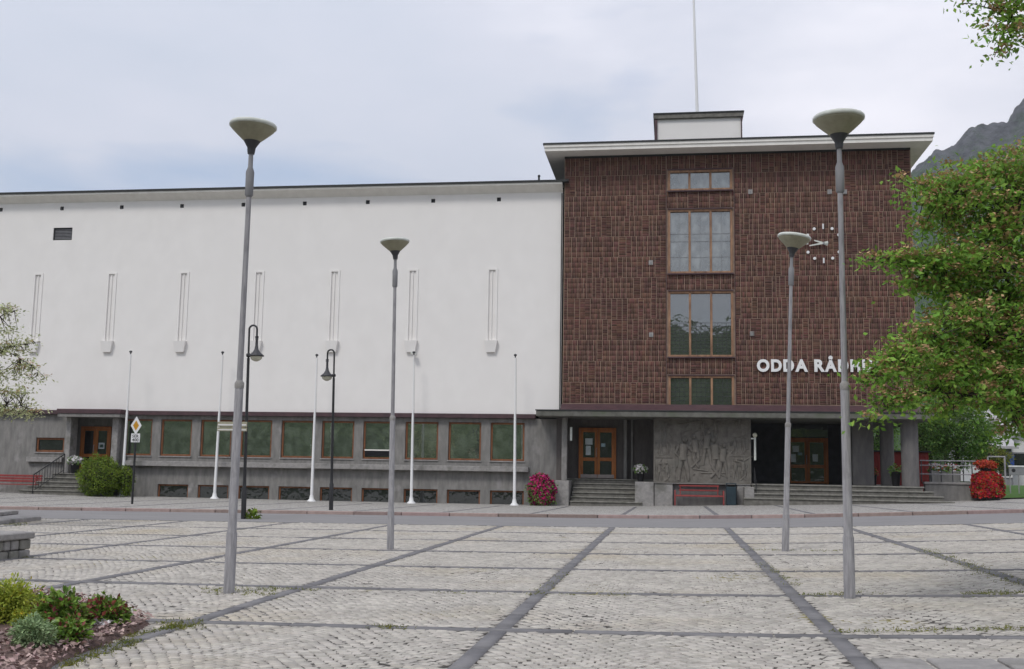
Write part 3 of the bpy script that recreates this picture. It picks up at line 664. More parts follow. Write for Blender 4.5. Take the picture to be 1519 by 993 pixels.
for i in range(ns):
    t=i/(ns-1); z1=gb+rs*(i+1)-.001; yf_=YT-.35+.3*i
    a,c=U(846+t*3,740),U(953-t*14,740)
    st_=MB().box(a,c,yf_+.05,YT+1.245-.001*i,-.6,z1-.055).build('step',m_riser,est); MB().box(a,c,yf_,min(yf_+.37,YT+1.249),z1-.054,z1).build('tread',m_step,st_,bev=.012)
dy=yrc-.1; a,c=PX(858.5,670,dy),PX(914,670,dy)
m_blnote=mat('pale_blue_notice',(.38,.52,.58),None,.8)
door(tower,a,c,zl,PZ(886,635,dy),dy,papers=((.32,.66,1.62,1.92,m_paper),(.34,.58,1.12,1.56,m_paper),(1.08,1.28,1.52,1.68,m_blnote)))
MB().box(PX(845.5,647,YT-.2),PX(848.5,647,YT-.2),YT-.2,YT-.1,PZ(846,654,YT),PZ(846,634,YT)).build('name_plate',m_lampcap,tower)
# --- relief block
bx0,bx1=U(970,670),U(1114,670)
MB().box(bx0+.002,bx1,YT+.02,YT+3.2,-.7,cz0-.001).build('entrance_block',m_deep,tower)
# plinth with bench recess
for (u0,u1) in ((970.5,998),(1093,1114)): MB().box(U(u0,730)+.001,U(u1,730),YT-.15,YT+.019,-.7,zpl-.03).build('plinth_stone',m_stone,tower,bev=.02)
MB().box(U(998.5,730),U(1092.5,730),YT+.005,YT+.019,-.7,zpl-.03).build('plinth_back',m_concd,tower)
MB().box(bx0-.03,bx1+.03,YT-.2,YT+.019,zpl-.028,zpl).build('plinth_capping',m_stone,tower,bev=.01)
rel=MB().box(bx0,bx1,YT-.1,YT+.018,zpl+.002,cz0-.002).build('carved_relief',m_relief,tower)
def rp(u,v): p=P(u,v,YT-.1); return p[0],p[2]
yy=YT-.1
for u0,u1,v0,v1 in ((970,971.5,618,716),(998,1001.5,618,716),(1079.5,1083,618,716),(1111.5,1113.5,618,716)):
    x_0,_=rp(u0,670); x_1,_=rp(u1,670); MB().box(x_0,x_1,yy-.035,yy,zpl+.01,cz0-.02).build('relief_border',m_relief,rel)
for u0,u1,v in ((971.5,998,655),(971.5,998,678),(1083,1111.5,676),(1083,1111.5,646)):
    x_0,z_=rp(u0,v); x_1,_=rp(u1,v); MB().box(x_0,x_1,yy-.03,yy,z_-.03,z_+.02).build('relief_border',m_relief,rel)
rb=random.Random(3)
def fig(u,v,h,pose,par):
    "a carved standing worker: u,v feet in px, h height px"
    b=MB(); s=h*.0315; x_,z_=rp(u,v); d=.05
    def c(pts,r,sy=.8):
        k=len(b.v); b.tube([(x_+px*s,yy,z_+pz*s) for px,pz in pts],[q*s for q in r],8)
        for i in range(k,len(b.v)): a=b.v[i]; b.v[i]=(a[0],yy+(a[1]-yy)*sy,a[2])
    l=pose
    c([(-.09*l,0),(-.07,.25),(-.03,.5)],[.035,.05,.065]); c([(.13*l,0),(.10,.25),(.04,.5)],[.035,.05,.065])
    c([(0,.46),(.01*l,.62),(.03*l,.82)],[.10,.095,.115]); b.ball((x_+.05*l*s,yy,z_+.93*s),.075*s,sq=(.9,.8,1.05))
    c([(.09*l,.8),(.2*l,.66),(.3*l,.72+.1*rb.random())],[.045,.035,.028]); c([(-.08*l,.8),(-.17*l,.62),(-.05*l,.5)],[.045,.035,.028])
    b.build('carved_figure',m_relief,par,smooth=True)
for u,v,h,p_ in ((1013,713,64,1),(1032,694,48,-1),(1048,690,52,1),(1062,709,58,-1),(1072,709,50,1),(978,713,26,1),(990,714,28,-1),(980,676,20,1),(991,676,20,-1),(1091,713,30,1),(1103,713,32,-1),(1090,675,26,1),(1103,675,27,-1),(1042,650,24,1),(1062,652,28,-1),(985,653,26,1),(1096,644,24,1)):
    fig(u,v,h,p_,rel)
b=MB()
for (u0,v0,u1,v1) in ((1040,702,1079,702),(1034,676,1050,676),(1008,677,1022,675),(1035,637,1060,637),(1048,640,1052,655),(1066,660,1056,690),(1024,655,1030,690),(976,690,992,703),(1010,650,1016,668),(1028,696,1050,699),(976,640,992,632),(1088,625,1108,632),(1007,630,1040,624),(1050,622,1076,630)):
    x_0,z_0=rp(u0,v0); x_1,z_1=rp(u1,v1); b.tube([(x_0,yy,z_0),(x_1,yy,z_1)],.035,6)
for i in range(60):
    x_,z_=rp(rb.uniform(973,1110),rb.uniform(620,712)); a=rb.uniform(0,PI); l=rb.uniform(.08,.3); b.tube([(x_-l*math.cos(a),yy,z_-l*math.sin(a)),(x_,yy-.015,z_+.03),(x_+l*math.cos(a),yy,z_+l*math.sin(a))],[.012,.028,.012],5)
b.build('carved_detail',m_relief,rel,smooth=True,kind='stuff')
# --- right entrance: portico
zp=PZ(1200,719.5,YT-.4)                     # portico floor
qx0=bx1; qx1=U(1296,660,YT+2.0); fx1=PX(1371,718,YT-.5)
MB().box(qx0,fx1-.05,YT-.45,YT+9,-.6,zp-.06).build('portico_base',m_riser,tower); MB().box(qx0,fx1,YT-.5,YT+9,zp-.059,zp).build('portico_floor',m_step,tower,bev=.01)
ry=YT+4.6
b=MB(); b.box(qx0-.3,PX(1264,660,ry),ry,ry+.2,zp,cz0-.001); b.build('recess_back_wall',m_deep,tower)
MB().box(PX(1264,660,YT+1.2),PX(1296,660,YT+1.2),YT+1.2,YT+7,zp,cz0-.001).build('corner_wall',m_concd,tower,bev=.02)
a,c=PX(1167,690,ry-.1),PX(1229,690,ry-.1)
door(tower,a,c,zp,PZ(1200,650,ry),ry-.05,papers=((.30,.60,1.55,1.85,m_paper),(.2,.45,1.05,1.45,m_paper),(1.25,1.5,1.1,1.45,m_paper),(.55,.75,1.4,1.52,m_blnote)),kick=False)
MB().box(a,c,ry-.05,ry-.02,PZ(1200,649,ry),PZ(1200,628,ry)).build('transom_light',g_dark,tower)
for u,v,r_,y_ in ((1317,717,.31,YT+1.6),(1351,721,.37,YT-.1)):
    x_=PX(u,v,y_); MB().lathe([(r_,0),(r_,cz0-zp-.002)],(x_,y_,zp+.001),28).build('column',m_concd,tower,smooth=True)
# wall lantern
x_=U(1118,660)+.05
wl=MB().tube([(x_,YT-.12,PZ(1118,683,YT)),(x_,YT-.12,PZ(1118,647,YT))],.05,8).box(bx1,x_,YT-.12,YT-.09,PZ(1118,652,YT),PZ(1118,650,YT)).build('wall_light',m_lampcap,tower)
MB().ball((x_,YT-.12,PZ(1118,646,YT)),.11).build('wall_light_globe',m_globe,tower,smooth=True)
# portico steps
gp_=gzf(U(1260,748),48.6); n_=4; rs=(zp-gp_)/n_
ps=thing('portico_steps','wide flight of four shallow stone steps below the portico columns','steps',(U(1260,748),YT-1,gp_))
rend=[1417,1401,1386,1374]; lend=[1104,1118,1118,1119]
for i in range(3):
    yf_=YT-1.6+.36*i; z1=gp_+rs*(i+1)-.001; a,c=PX(lend[i],745,yf_),PX(rend[i],745,yf_)
    x=a; k=0
    while x<c-.05:     # each tread is made of stone blocks
        l=min(random.uniform(1.3,2.0),c-x)
        if c-x-l<.5: l=c-x
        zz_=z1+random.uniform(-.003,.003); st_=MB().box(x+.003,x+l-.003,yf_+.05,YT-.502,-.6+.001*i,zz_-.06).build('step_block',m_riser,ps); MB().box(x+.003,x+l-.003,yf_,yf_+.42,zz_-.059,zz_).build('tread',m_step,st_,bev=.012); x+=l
MB().box(PX(1104,735,YT-.9),PX(1118,735,YT-.9),YT-1.25,YT-.16,-.5,PZ(1110,723,YT-.9)).build('side_cheek',m_stone,ps,bev=.02)
hr=MB().tube([(U(1121,720,YT-1),YT-1.2,gp_+.3),(U(1121,720,YT-1),YT-1.2,gp_+1.0),(U(1121,720,YT-1),YT-.3,gp_+1.5),(U(1121,720,YT-1),YT-.3,zp)],.025,6)
tag(hr.build('handrail',m_black,None,org=(U(1121,720),YT-1.2,gp_)),'small black handrail at the left end of the wide portico steps','handrail')
# --- lettering
sg=thing('wall_lettering','white raised letters reading ODDA RÅDHUS on the brick wall','sign',(U(1220,542),YT,PZ(1220,552,YT)))
letters=[('O',617,688),('D',697,757),('D',766,826),('A',832,904),('R',940,1000),('Å',998,1066),('D',1074,1132),('H',1143,1197),('U',1210,1264),('S',1274,1325)]
zc0=PZ(1190,552.2,YT); zc1=PZ(1190,532.6,YT); hcap=zc1-zc0
for ch,a,c in letters:
    cu_=bpy.data.curves.new('letter','FONT'); cu_.body=ch; cu_.extrude=.04; cu_.offset=.045; cu_.size=1; cu_.resolution_u=4
    to=bpy.data.objects.new('tmp',cu_); COL.objects.link(to); dg=bpy.context.evaluated_depsgraph_get(); me=bpy.data.meshes.new_from_object(to.evaluated_get(dg)); bpy.data.objects.remove(to)
    co=np.array([v.co[:] for v in me.vertices]); x0_,x1_=co[:,0].min(),co[:,0].max(); y0_=co[:,1].min(); y1_=.729+.045
    ua,ub=960+a*.2633,960+c*.2633; XA,XB=U(ua,542),U(ub,542)
    sx_=(XB-XA)/(x1_-x0_); 
    if ch=='Å':
        me0=co[:,1]; 
    sz_=hcap/(y1_+.045)
    for v in me.vertices:
        X=XA+(v.co.x-x0_)*sx_; Z=zc0+(v.co.y+.045)*sz_; Y=YT-.09-v.co.z
        v.co=(X-sg.location.x,Y-sg.location.y,Z-sg.location.z)
    me.update(); me.materials.append(m_fpole); o=bpy.data.objects.new('letter',me); COL.objects.link(o); o.parent=sg; o['label']='white letter '+ch
# --- clock
cc=P(1221,362,YT); ck=thing('wall_clock','white dot clock without a face, hands pointing left, on brick wall','clock',(cc[0],YT,cc[2]))
RC=.80
for h in range(12):
    a=PI/2-h*PI/6; x_=cc[0]+RC*math.cos(a); z_=cc[2]+RC*math.sin(a)
    if h%3==0:
        dx,dz=math.cos(a)*.12,math.sin(a)*.12; MB().tube([(x_-dx,YT-.09,z_-dz),(x_+dx,YT-.09,z_+dz)],.04,6).build('hour_mark',m_fpole,ck)
    else: MB().prism([(x_+.068*math.cos(t*PI/6),z_+.068*math.sin(t*PI/6)) for t in range(12)],YT-.1,YT-.03).build('hour_mark',m_fpole,ck)
def hand(dx,dz,w_,y_,n):
    l=math.hypot(dx,dz); a=(dx/l,dz/l); q=(-a[1],a[0]); t=.2
    poly=[(cc[0]-a[0]*t+q[0]*w_*1.7,cc[2]-a[1]*t+q[1]*w_*1.7),(cc[0]-a[0]*t-q[0]*w_*1.7,cc[2]-a[1]*t-q[1]*w_*1.7),(cc[0]+dx-q[0]*w_*.7,cc[2]+dz-q[1]*w_*.7),(cc[0]+dx+q[0]*w_*.7,cc[2]+dz+q[1]*w_*.7)]
    MB().prism(poly,y_,y_+.02).build(n,m_lampcap,ck)
hand(-.42,.14,.034,YT-.16,'hour_hand'); hand(-.64,-.12,.03,YT-.20,'minute_hand')
MB().tube([(cc[0],YT,cc[2]),(cc[0],YT-.21,cc[2])],.05,8).build('clock_spindle',m_galv,ck)
# ================================================================== lamps
def tall_lamp():
    t=local(thing('plaza_lamp','x','street lamp',(0,0,0)))
    return t
def make_lamp(label,ub,vb,uc,vtop,wid,split,ang=0,tilt=0.):
    g=G(ub,vb); Y=g[1]; top=P(uc,vtop,Y); hgt=top[2]-g[2]; R_=wid/2/FOC*np.linalg.norm(top-EYE)*1.0
    t=local(thing('plaza_lamp',label,'street lamp',g,'tall plaza lamps with bowl heads'))
    lean=math.atan2(top[0]-g[0],hgt); t.rotation_euler=(0,lean,0)
    H=hgt/math.cos(lean); k=R_/.25
    zs=(P(ub,split,Y)[2]-g[2])
    zq=zs*.28; MB().lathe([(.066,-.05),(.066,.0),(.064,zq),(.053,zq+.03),(.051,zs-.03),(.040,zs+.02)],n=16).build('lower_pole',m_galv,t,smooth=True)
    MB().lathe([(.055,zs-.05),(.057,zs-.02),(.057,zs+.015),(.034,zs+.05)],n=16).build('joint_ring',m_stone,t,smooth=True)
    hb=H-.36*k
    MB().lathe([(.037,zs),(.031,hb-.5),(.031,hb-.45)],n=16).build('upper_pole',m_galv,t,smooth=True)
    MB().lathe([(.036,hb-.60),(.05,hb-.58),(.052,hb-.28),(.03,hb-.22),(.028,hb-.03)],n=16).build('collar',m_houseg,t,smooth=True)
    hd=bpy.data.objects.new('lamp_head',None); COL.objects.link(hd); hd.parent=t; hd.location=(0,0,hb-.03); hd.rotation_euler=(0,tilt,0)
    MB().lathe([(.045*k,0),(.05*k,.03),(.055*k,.06),(.085*k,.12*k)],n=20).build('neck',m_neck,hd,smooth=True,org=None) if False else None
    b=MB().lathe([(.042,-.02),(.05,.03),(.052,.06),(.095*k,.135*k)],n=20)
    o=b.build('neck',m_neck,None,smooth=True); o.parent=hd
    o=MB().lathe([(.092*k,.13*k),(.17*k,.20*k),(.235*k,.262*k),(.25*k,.285*k),(.247*k,.292*k)],n=28).build('bowl',m_lampbowl,None,smooth=True); o.parent=hd
    o=MB().lathe([(.252*k,.286*k),(.262*k,.292*k),(.262*k,.318*k),(.25*k,.332*k),(.2*k,.345*k),(.1*k,.358*k),(.01,.362*k)],n=28).build('cap',m_lampcap,None,smooth=True); o.parent=hd
    return t
make_lamp('tallest lamp at the left of the plaza, standing by the flower bed',339.5,880,375,177,63,570,tilt=.03)
make_lamp('lamp in front of the white wall, left of the brick tower, third largest',579,815,587,352,41,620,tilt=-.05)
make_lamp('smallest bowl lamp, tilted head just left of the wall clock',1165,818,1175,345,45,630,tilt=.12)
make_lamp('large lamp whose pole crosses the letter D of the wall lettering',1260.5,888,1243.5,165,67,572)
# black lamps
def black_lamp(label,ub,vb,up,vt,side,vlamp):
    g=G(ub,vb); Y=g[1]; top=P(up,vt,Y); t=local(thing('crook_lamp',label,'street lamp',g,'black crook-necked street lamps'))
    lean=math.atan2(top[0]-g[0],top[2]-g[2]); t.rotation_euler=(0,lean,0); H=(top[2]-g[2])/math.cos(lean)
    s=side; ra=.125
    MB().lathe([(.075,-.05),(.075,.9),(.055,.95),(.05,1.2)],n=14).build('base_post',m_black,t,smooth=True)
    MB().lathe([(.048,1.2),(.042,H-1.0)],n=14).build('post',m_black,t,smooth=True)
    MB().lathe([(.05,H-.97),(.07,H-.95),(.07,H-.89),(.05,H-.86)],n=14).build('collar',m_black,t)
    pts=[(0,0,H-1.0),(0,0,H-.2)]+[(s*ra*(1-math.cos(a)),0,H-.125+.125*math.sin(a)) for a in [i*PI/8 for i in range(9)]]+[(s*2*ra,0,H-.42)]
    MB().tube(pts,.030,10).build('crook_arm',m_black,t,smooth=True)
    x_=s*2*ra; hl=H-.42
    MB().lathe([(.04,.02),(.055,0),(.038,-.03),(.042,-.2),(.065,-.32),(.115,-.41),(.225,-.5),(.232,-.53),(.2,-.535)],(x_,0,hl),22).build('shade',m_neck,t,smooth=True)
    MB().lathe([(.18,-.54),(.17,-.60),(.12,-.65),(.05,-.685),(.01,-.69)],(x_,0,hl),20).build('globe',m_globe,t,smooth=True)
    MB().lathe([(.055,0.0),(.055,.05)],(x_,0,hl+.03),12).build('joint_ring',m_black,t)
    return t,g,H
t1,g1,H1=black_lamp('black crook lamp at the road edge with direction boards, lantern to the right',361,770,370,483,1,0)
t2,g2,H2=black_lamp('black crook lamp on the pavement before the wing, lantern to the left',491,757,496,519,-1,0)
# direction boards
Yb=g1[1]-.08; ds=thing('direction_boards','two beige finger boards one above the other on the black lamp post','sign',(g1[0],Yb,PZ(366,640,Yb)))
for v0,v1,mm in ((626,633.5,m_whitet),(634.5,640,m_whitet)):
    MB().box(PX(323,630,Yb),PX(367,630,Yb),Yb-.03,Yb,PZ(345,v1,Yb),PZ(345,v0,Yb)).build('board',m_lampbowl,ds,bev=.005)
    MB().box(PX(324,630,Yb),PX(366,630,Yb),Yb-.034,Yb-.031,(PZ(345,v1,Yb)*.75+PZ(345,v0,Yb)*.25),(PZ(345,v1,Yb)*.45+PZ(345,v0,Yb)*.55)).build('board_stripe',m_housew,ds)
# flagpoles
fb=[(180.5,737,194,522),(318,740,330.3,523),(462,744,470,527),(610,747,614,523),(763,750,764.5,527)]
fl=['white flagpole nearest the round green bush, leftmost of five','white flagpole left of the road-edge black lamp, second from left','white flagpole just left of the pavement black lamp','white flagpole below the corbel fitting, fourth from left','white flagpole beside the magenta bush, rightmost of five']
for i,(a,b_,c,d) in enumerate(fb):
    g=G(a,b_); top=P(c,d,g[1]); t=local(thing('flagpole',fl[i],'flagpole',g,'white flagpoles along the pavement'))
    lean=math.atan2(top[0]-g[0],top[2]-g[2]); t.rotation_euler=(0,lean,0); H=top[2]-g[2]
    MB().lathe([(.085,-.02),(.08,.25),(.072,.3),(.052,4.1),(.026,4.4),(.018,H-.1)],n=12).build('pole',m_fpole,t,smooth=True)
    MB().lathe([(.22,-.02),(.20,.03),(.11,.12),(.085,.28)],n=14).build('base_flare',m_fpole,t,smooth=True)
    MB().lathe([(.03,H-.12),(.03,H-.06),(.075,H-.02),(.07,H+.03),(.01,H+.06)],n=12).build('finial',m_neck,t,smooth=True)
    MB().tube([(.1,-.03,1.0),(.055,-.02,H-.15)],.006,4).build('halyard',m_houseg,t)
# road sign
g=G(196,748); Y=g[1]; rs_=thing('road_sign','black post with yellow diamond sign above a small white plate','sign',g)
tp=P(203,620,Y); MB().tube([g-[0,0,.1],(tp[0],Y,tp[2])],.045,8).build('post',m_black,rs_,smooth=True)
c=P(202,631.5,Y-.06); a=.30
def dia(s,sx=.62): return [(c[0]-s*sx,c[2]),(c[0],c[2]-s),(c[0]+s*sx,c[2]),(c[0],c[2]+s)]
m_yel=mat('sign_yellow',(.55,.27,.02),None,.5); m_signw=mat('sign_white',(.78,.78,.78),None,.5)
MB().prism(dia(.36),Y-.07,Y-.045).build('diamond_plate',m_signw,rs_); MB().prism(dia(.20),Y-.076,Y-.072).build('yellow_diamond',m_yel,rs_)
x0_,x1_=PX(194.5,650,Y-.06),PX(207.5,650,Y-.06); z0_,z1_=PZ(201,656.5,Y),PZ(201,643.5,Y)
MB().box(x0_,x1_,Y-.07,Y-.045,z0_,z1_).build('white_plate',m_signw,rs_,bev=.005)
for txt,zz in (('SER',.55),('400',.12)):
    cu_=bpy.data.curves.new('t','FONT'); cu_.body=txt; cu_.extrude=.001; cu_.offset=.012; to=bpy.data.objects.new('tmp',cu_); COL.objects.link(to)
    dg=bpy.context.evaluated_depsgraph_get(); me=bpy.data.meshes.new_from_object(to.evaluated_get(dg)); bpy.data.objects.remove(to)
    co=np.array([v.co[:] for v in me.vertices]); xa,xb=co[:,0].min(),co[:,0].max(); ww=(x1_-x0_)*.74; hh=(z1_-z0_)*.34
    for v in me.vertices: v.co=(x0_+(x1_-x0_)*.13+(v.co.x-xa)/(xb-xa)*ww-g[0],-.074-v.co.z,z0_+(z1_-z0_)*zz+v.co.y/.72*hh-g[2])
    me.materials.append(m_black); o=bpy.data.objects.new('plate_text',me); COL.objects.link(o); o.parent=rs_
# ================================================================== benches, bin, planters
def bench(label,x0_,x1_,y,z,style):
    t=thing('bench',label,'bench',((x0_+x1_)/2,y,z),'red benches along the facade'); L_=x1_-x0_
    if style==0:
        for x_ in (x0_+.04,x1_-.04):
            MB().tube([(x_,y-.02,z),(x_,y-.02,z+.62),(x_,y+.08,z+.66),(x_,y+.5,z+.66),(x_,y+.5,z)],.03,8).build('leg_frame',m_red,t,smooth=True)
        for x_ in (x0_+.28,x1_-.28): MB().tube([(x_,y+.05,z+.45),(x_,y+.5,z+.5),(x_,y+.55,z+.88)],.025,6).build('seat_bracket',m_red,t)
        for i in range(4): MB().box(x0_+.08,x1_-.08,y+.02+i*.12,y+.11+i*.12,z+.43,z+.47).build('seat_slat',m_red,t,bev=.008)
        for i in range(2): MB().box(x0_+.22,x1_-.22,y+.52,y+.55,z+.84-i*.2,z+.91-i*.2).build('back_slat',m_red,t,bev=.008)
        MB().tube([(x0_+.05,y,z+.42),(x1_-.05,y,z+.42)],.028,6).build('front_rail',m_red,t)
    else:
        for x_ in (x0_+.3,x1_-.3):
            MB().box(x_-.04,x_+.04,y,y+.07,z,z+.42).box(x_-.04,x_+.04,y+.45,y+.52,z,z+.85).build('leg',m_red,t)
        for i in range(4): MB().box(x0_,x1_,y+i*.115,y+.1+i*.115,z+.42,z+.46).build('seat_slat',m_red,t,bev=.008)
        for i in range(3): MB().box(x0_,x1_,y+.48,y+.52,z+.55+i*.13,z+.65+i*.13).build('back_slat',m_red,t,bev=.008)
        MB().box(x0_+.25,x0_+.33,y,y+.5,z+.36,z+.418).box(x1_-.33,x1_-.25,y,y+.5,z+.36,z+.418).build('stretcher',m_red,t)
    return t
y=YT-.85; a,c=PX(1000,745,y),PX(1075,745,y); bench('red bench standing below the carved stone relief',a,c,y,gzf((a+c)/2,y),0)
y=YW-1.3; a,c=PX(-30,728,y),PX(53,728,y); bench('red slatted bench at the far left by the concrete wall',a,c,y,gzf(c,y),1)
y=YT-.6; a,c=PX(1077,735,y),PX(1092,735,y); z=gzf(a,y)
t=thing('litter_bin','dark blue-green litter bin to the right of the red bench below the relief','bin',((a+c)/2,y,z))
z1=PZ(1085,717,y); MB().box(a,c,y-.22,y+.22,z,z1-.16).build('bin_body',m_bin,t,bev=.03); MB().box(a-.02,c+.02,y-.24,y+.24,z1-.04,z1).build('bin_lid',m_bin,t,bev=.02)
for q in ((a+.02,y-.2),(c-.04,y-.2),(a+.02,y+.18),(c-.04,y+.18)): MB().box(q[0],q[0]+.02,q[1],q[1]+.02,z1-.162,z1-.04).build('lid_post',m_bin,t)
def pot(label,x,y,z,h,r,fm,seed,n=260,lsz=.09,fr=None,name='flower_pot'):
    t=thing(name,label,'planter',(x,y,z)); 
    MB().lathe([(r*.62,0),(r*.68,.03),(r*.92,h*.92),(r,h*.93),(r,h),(r*.88,h),(r*.85,h*.9)],(x,y,z),20).build('pot',m_pot,t,smooth=True)
    fr=fr or (r*1.45,r*1.3,r*.85)
    p,d=blobpts((x,y,z+h+fr[2]*.45),fr,n,.5,seed); V,F=leaves(p,lsz*1.1,.2,seed,nrm=d); npmesh('foliage',V,F,m_leafg,parent=t,org=(x,y,z))
    if fm:
        p,d=blobpts((x,y,z+h+fr[2]*.5),(fr[0]*1.05,fr[1]*1.05,fr[2]*1.05),n,.15,seed+1); k=p[:,2]>z+h*.9; V,F=leaves(p[k],lsz,.2,seed+2,nrm=d[k]*1.5,asp=.9); npmesh('blossom',V,F,fm,parent=t,org=(x,y,z))
    return t
y=YW-.75; x_=PX(110.5,702,y); pot('black pot of white flowers at the top of the left steps',x_,y,zfl-rise*0,PZ(110,690,y)-zfl+.12,.24,m_whfl,1,320,.10)
y=YT+.6; x_=PX(950,712,y); pot('black pot of white flowers on the stone cheek by the orange doors',x_,y,zc,PZ(950,700,y)-zc+.05,.2,m_whfl,4,320,.10)
y=YT+.5; x_=PX(1329,717,y); pot('dark pot with low greenery between the two portico columns',x_,y,zp,PZ(1329,700,y)-zp,.23,None,7,200,.09,fr=(.28,.25,.22))
y=YT+3; x_=PX(1296,715,y); pot('small dark pot with a red plant beside the portico corner wall',x_,y,zp,.5,.17,m_orfl,9,120,.08,fr=(.2,.2,.25))
# tower planter of red flowers
g=G(1470,743); g[1]+=.5; g[2]=gzf(g[0],g[1]); t=thing('flower_tower','tall rounded tower of red flowers topped with orange blooms','planter',g); sc=g[1]/FOC
R1=20.5*sc; hT=PZ(1470,703,g[1])-g[2]
MB().lathe([(.5,0),(.52,.12),(.48,.14)],g,20).build('base',m_pot,t)
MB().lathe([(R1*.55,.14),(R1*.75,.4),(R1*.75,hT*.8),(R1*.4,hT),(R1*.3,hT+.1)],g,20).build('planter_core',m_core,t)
r_=np.random.default_rng(3); n_=5200; th=r_.uniform(0,2*PI,n_); zz=r_.uniform(.16,hT+.05,n_); 
prof=np.interp(zz/hT,[0,.12,.3,.75,.92,1.05],[.72,.92,1.05,1.0,.85,.45])*(1+.07*np.sin(th*5+zz*4)+.05*np.sin(zz*11+th*3))
rr=R1*prof*(1-.14*r_.uniform(0,1,n_)); p=np.stack([g[0]+rr*np.cos(th),g[1]+rr*np.sin(th),g[2]+zz],-1); d=np.stack([np.cos(th),np.sin(th),0*th],-1)
k=r_.random(n_)<.78
V,F=leaves(p[k],.095,0,3,nrm=d[k]*1.3,asp=.95); npmesh('red_blossom',V,F,m_redfl,parent=t,org=tuple(g))
V,F=leaves(p[~k]*1.0,.09,0,4,nrm=d[~k],asp=.5); npmesh('foliage',V,F,m_leafg,parent=t,org=tuple(g))
pc=(g[0]-.02,g[1],g[2]+hT+.28); MB().lathe([(.2,-.2),(.26,.0)],pc,14).build('upper_bowl',m_pot,t)
p,d=blobpts((pc[0],pc[1],pc[2]+.13),(.48,.45,.2),900,.5,5); V,F=leaves(p,.085,.3,6,nrm=d,asp=.8); npmesh('orange_blossom',V,F,m_orfl,parent=t,org=tuple(g))
# ================================================================== shrubs
def shrub(name,label,c,r3,n,lsz,m,seed,flower=None,cat='shrub',cut=None,core=m_core):
    t=thing(name,label,cat,(c[0],c[1],c[2]-r3[2]*.8))
    b=MB().ball(c,1,14,10,(r3[0]*.72,r3[1]*.72,r3[2]*.74)).build('shaded_core',core,t,smooth=True)  # solid dark ball filling the shrub, its inner shade put into the colour
    p,d=blobpts(c,r3,n,.28,seed,.15); p=p+d*(np.random.default_rng(seed).random(n)**8)[:,None]*.16; V,F=leaves(p,lsz,.15,seed,nrm=d*.8); npmesh('foliage',V,F,m,parent=t,org=tuple(t.location),kind='stuff')
    if flower:
        p,d=blobpts((c[0],c[1],c[2]+r3[2]*.12),(r3[0]*1.04,r3[1]*1.04,r3[2]*1.0),int(n*.8),.12,seed+3,.10); V,F=leaves(p,lsz*1.1,.1,seed+9,nrm=d,asp=.9); npmesh('blossom',V,F,flower,parent=t,org=tuple(t.location),kind='stuff')
    return t
y=49.2
c=P(148,706,y-.3); shrub('round_bush','large clipped yellow-green bush hiding the right end of the left steps',c,(.98,.95,.90),9000,.085,m_bush,2)
c=P(186,714,y+.2); shrub('round_bush','smaller green bush tucked behind the leftmost flagpole',c,(.36,.4,.72),2400,.085,m_bush,5)
c=P(802,730,y+.1); c[1]=49.6; shrub('azalea_bush','magenta flowering azalea at the foot of the concrete wall by the tower steps',c,(.60,.5,.72),2600,.10,m_leafg,7,m_pink)
# ================================================================== right side background
y=YT+1.2
rw=thing('ramp_wall','low grey concrete ramp wall to the right of the wide steps','wall',(PX(1410,740,y),y,0))
MB().box(PX(1372,720,y),PX(1456,720,y),y,y+.3,-.6,PZ(1410,719,y)).build('wall',m_conc,rw,bev=.02)
MB().box(PX(1371,718,y),PX(1458,718,y),y-.05,y+.35,PZ(1410,719,y)+.002,PZ(1410,715.5,y)).build('coping',m_stone,rw,bev=.01)
y2=y+.15; zt=PZ(1410,715.5,y); rr_=thing('ramp_railing','grey metal railing running along the top of the ramp wall','railing',(PX(1410,716,y2),y2,zt))
zr=PZ(1410,684,y2); xA,xB=PX(1365,700,y2),PX(1456,700,y2)
for v in (684,691,704): MB().tube([(xA,y2,PZ(1410,v,y2)),(xB,y2,PZ(1410,v,y2))],.028,6).build('rail',m_galv,rr_)
for u in (1367,1381,1396,1413,1429,1442,1455): MB().tube([(PX(u,700,y2),y2,zt),(PX(u,700,y2),y2,zr)],.025,6).build('rail_post',m_neck,rr_)
y=60.
rs2=thing('red_shed','red boarded shed seen behind the portico columns','shed',(PX(1335,716,y),y,0))
x0_,x1_=PX(1290,690,y),PX(1378,690,y); z1=PZ(1340,671,y); MB().box(x0_,x1_,y+.03,y+3,-.8,z1).build('wall',m_redw,rs2)
k=int((x1_-x0_)/.2)
for i in range(k): MB().box(x0_+i*.2+.006,x0_+i*.2+.19,y,y+.028,-.8,z1-.01-(i%2)*.01).build('board',m_redw,rs2)
MB().box(x0_-.1,x1_+.1,y-.15,y+3.1,z1+.002,z1+.08).build('roof',m_darkmetal,rs2)
# lawn
lawn=grid('lawn',np.linspace(PX(1485,730,52),70,24),np.linspace(51.5,75,14),lambda X,Y:gz(X,51)+.06+(Y-51.5)*.012,m_grass,kind='structure')
grid('side_yard',np.linspace(PX(1290,730,54),PX(1485,730,52),12),np.linspace(54.05,85,14),lambda X,Y:gz(X,51)+.05+(Y-54)*.012,m_asph,kind='structure')
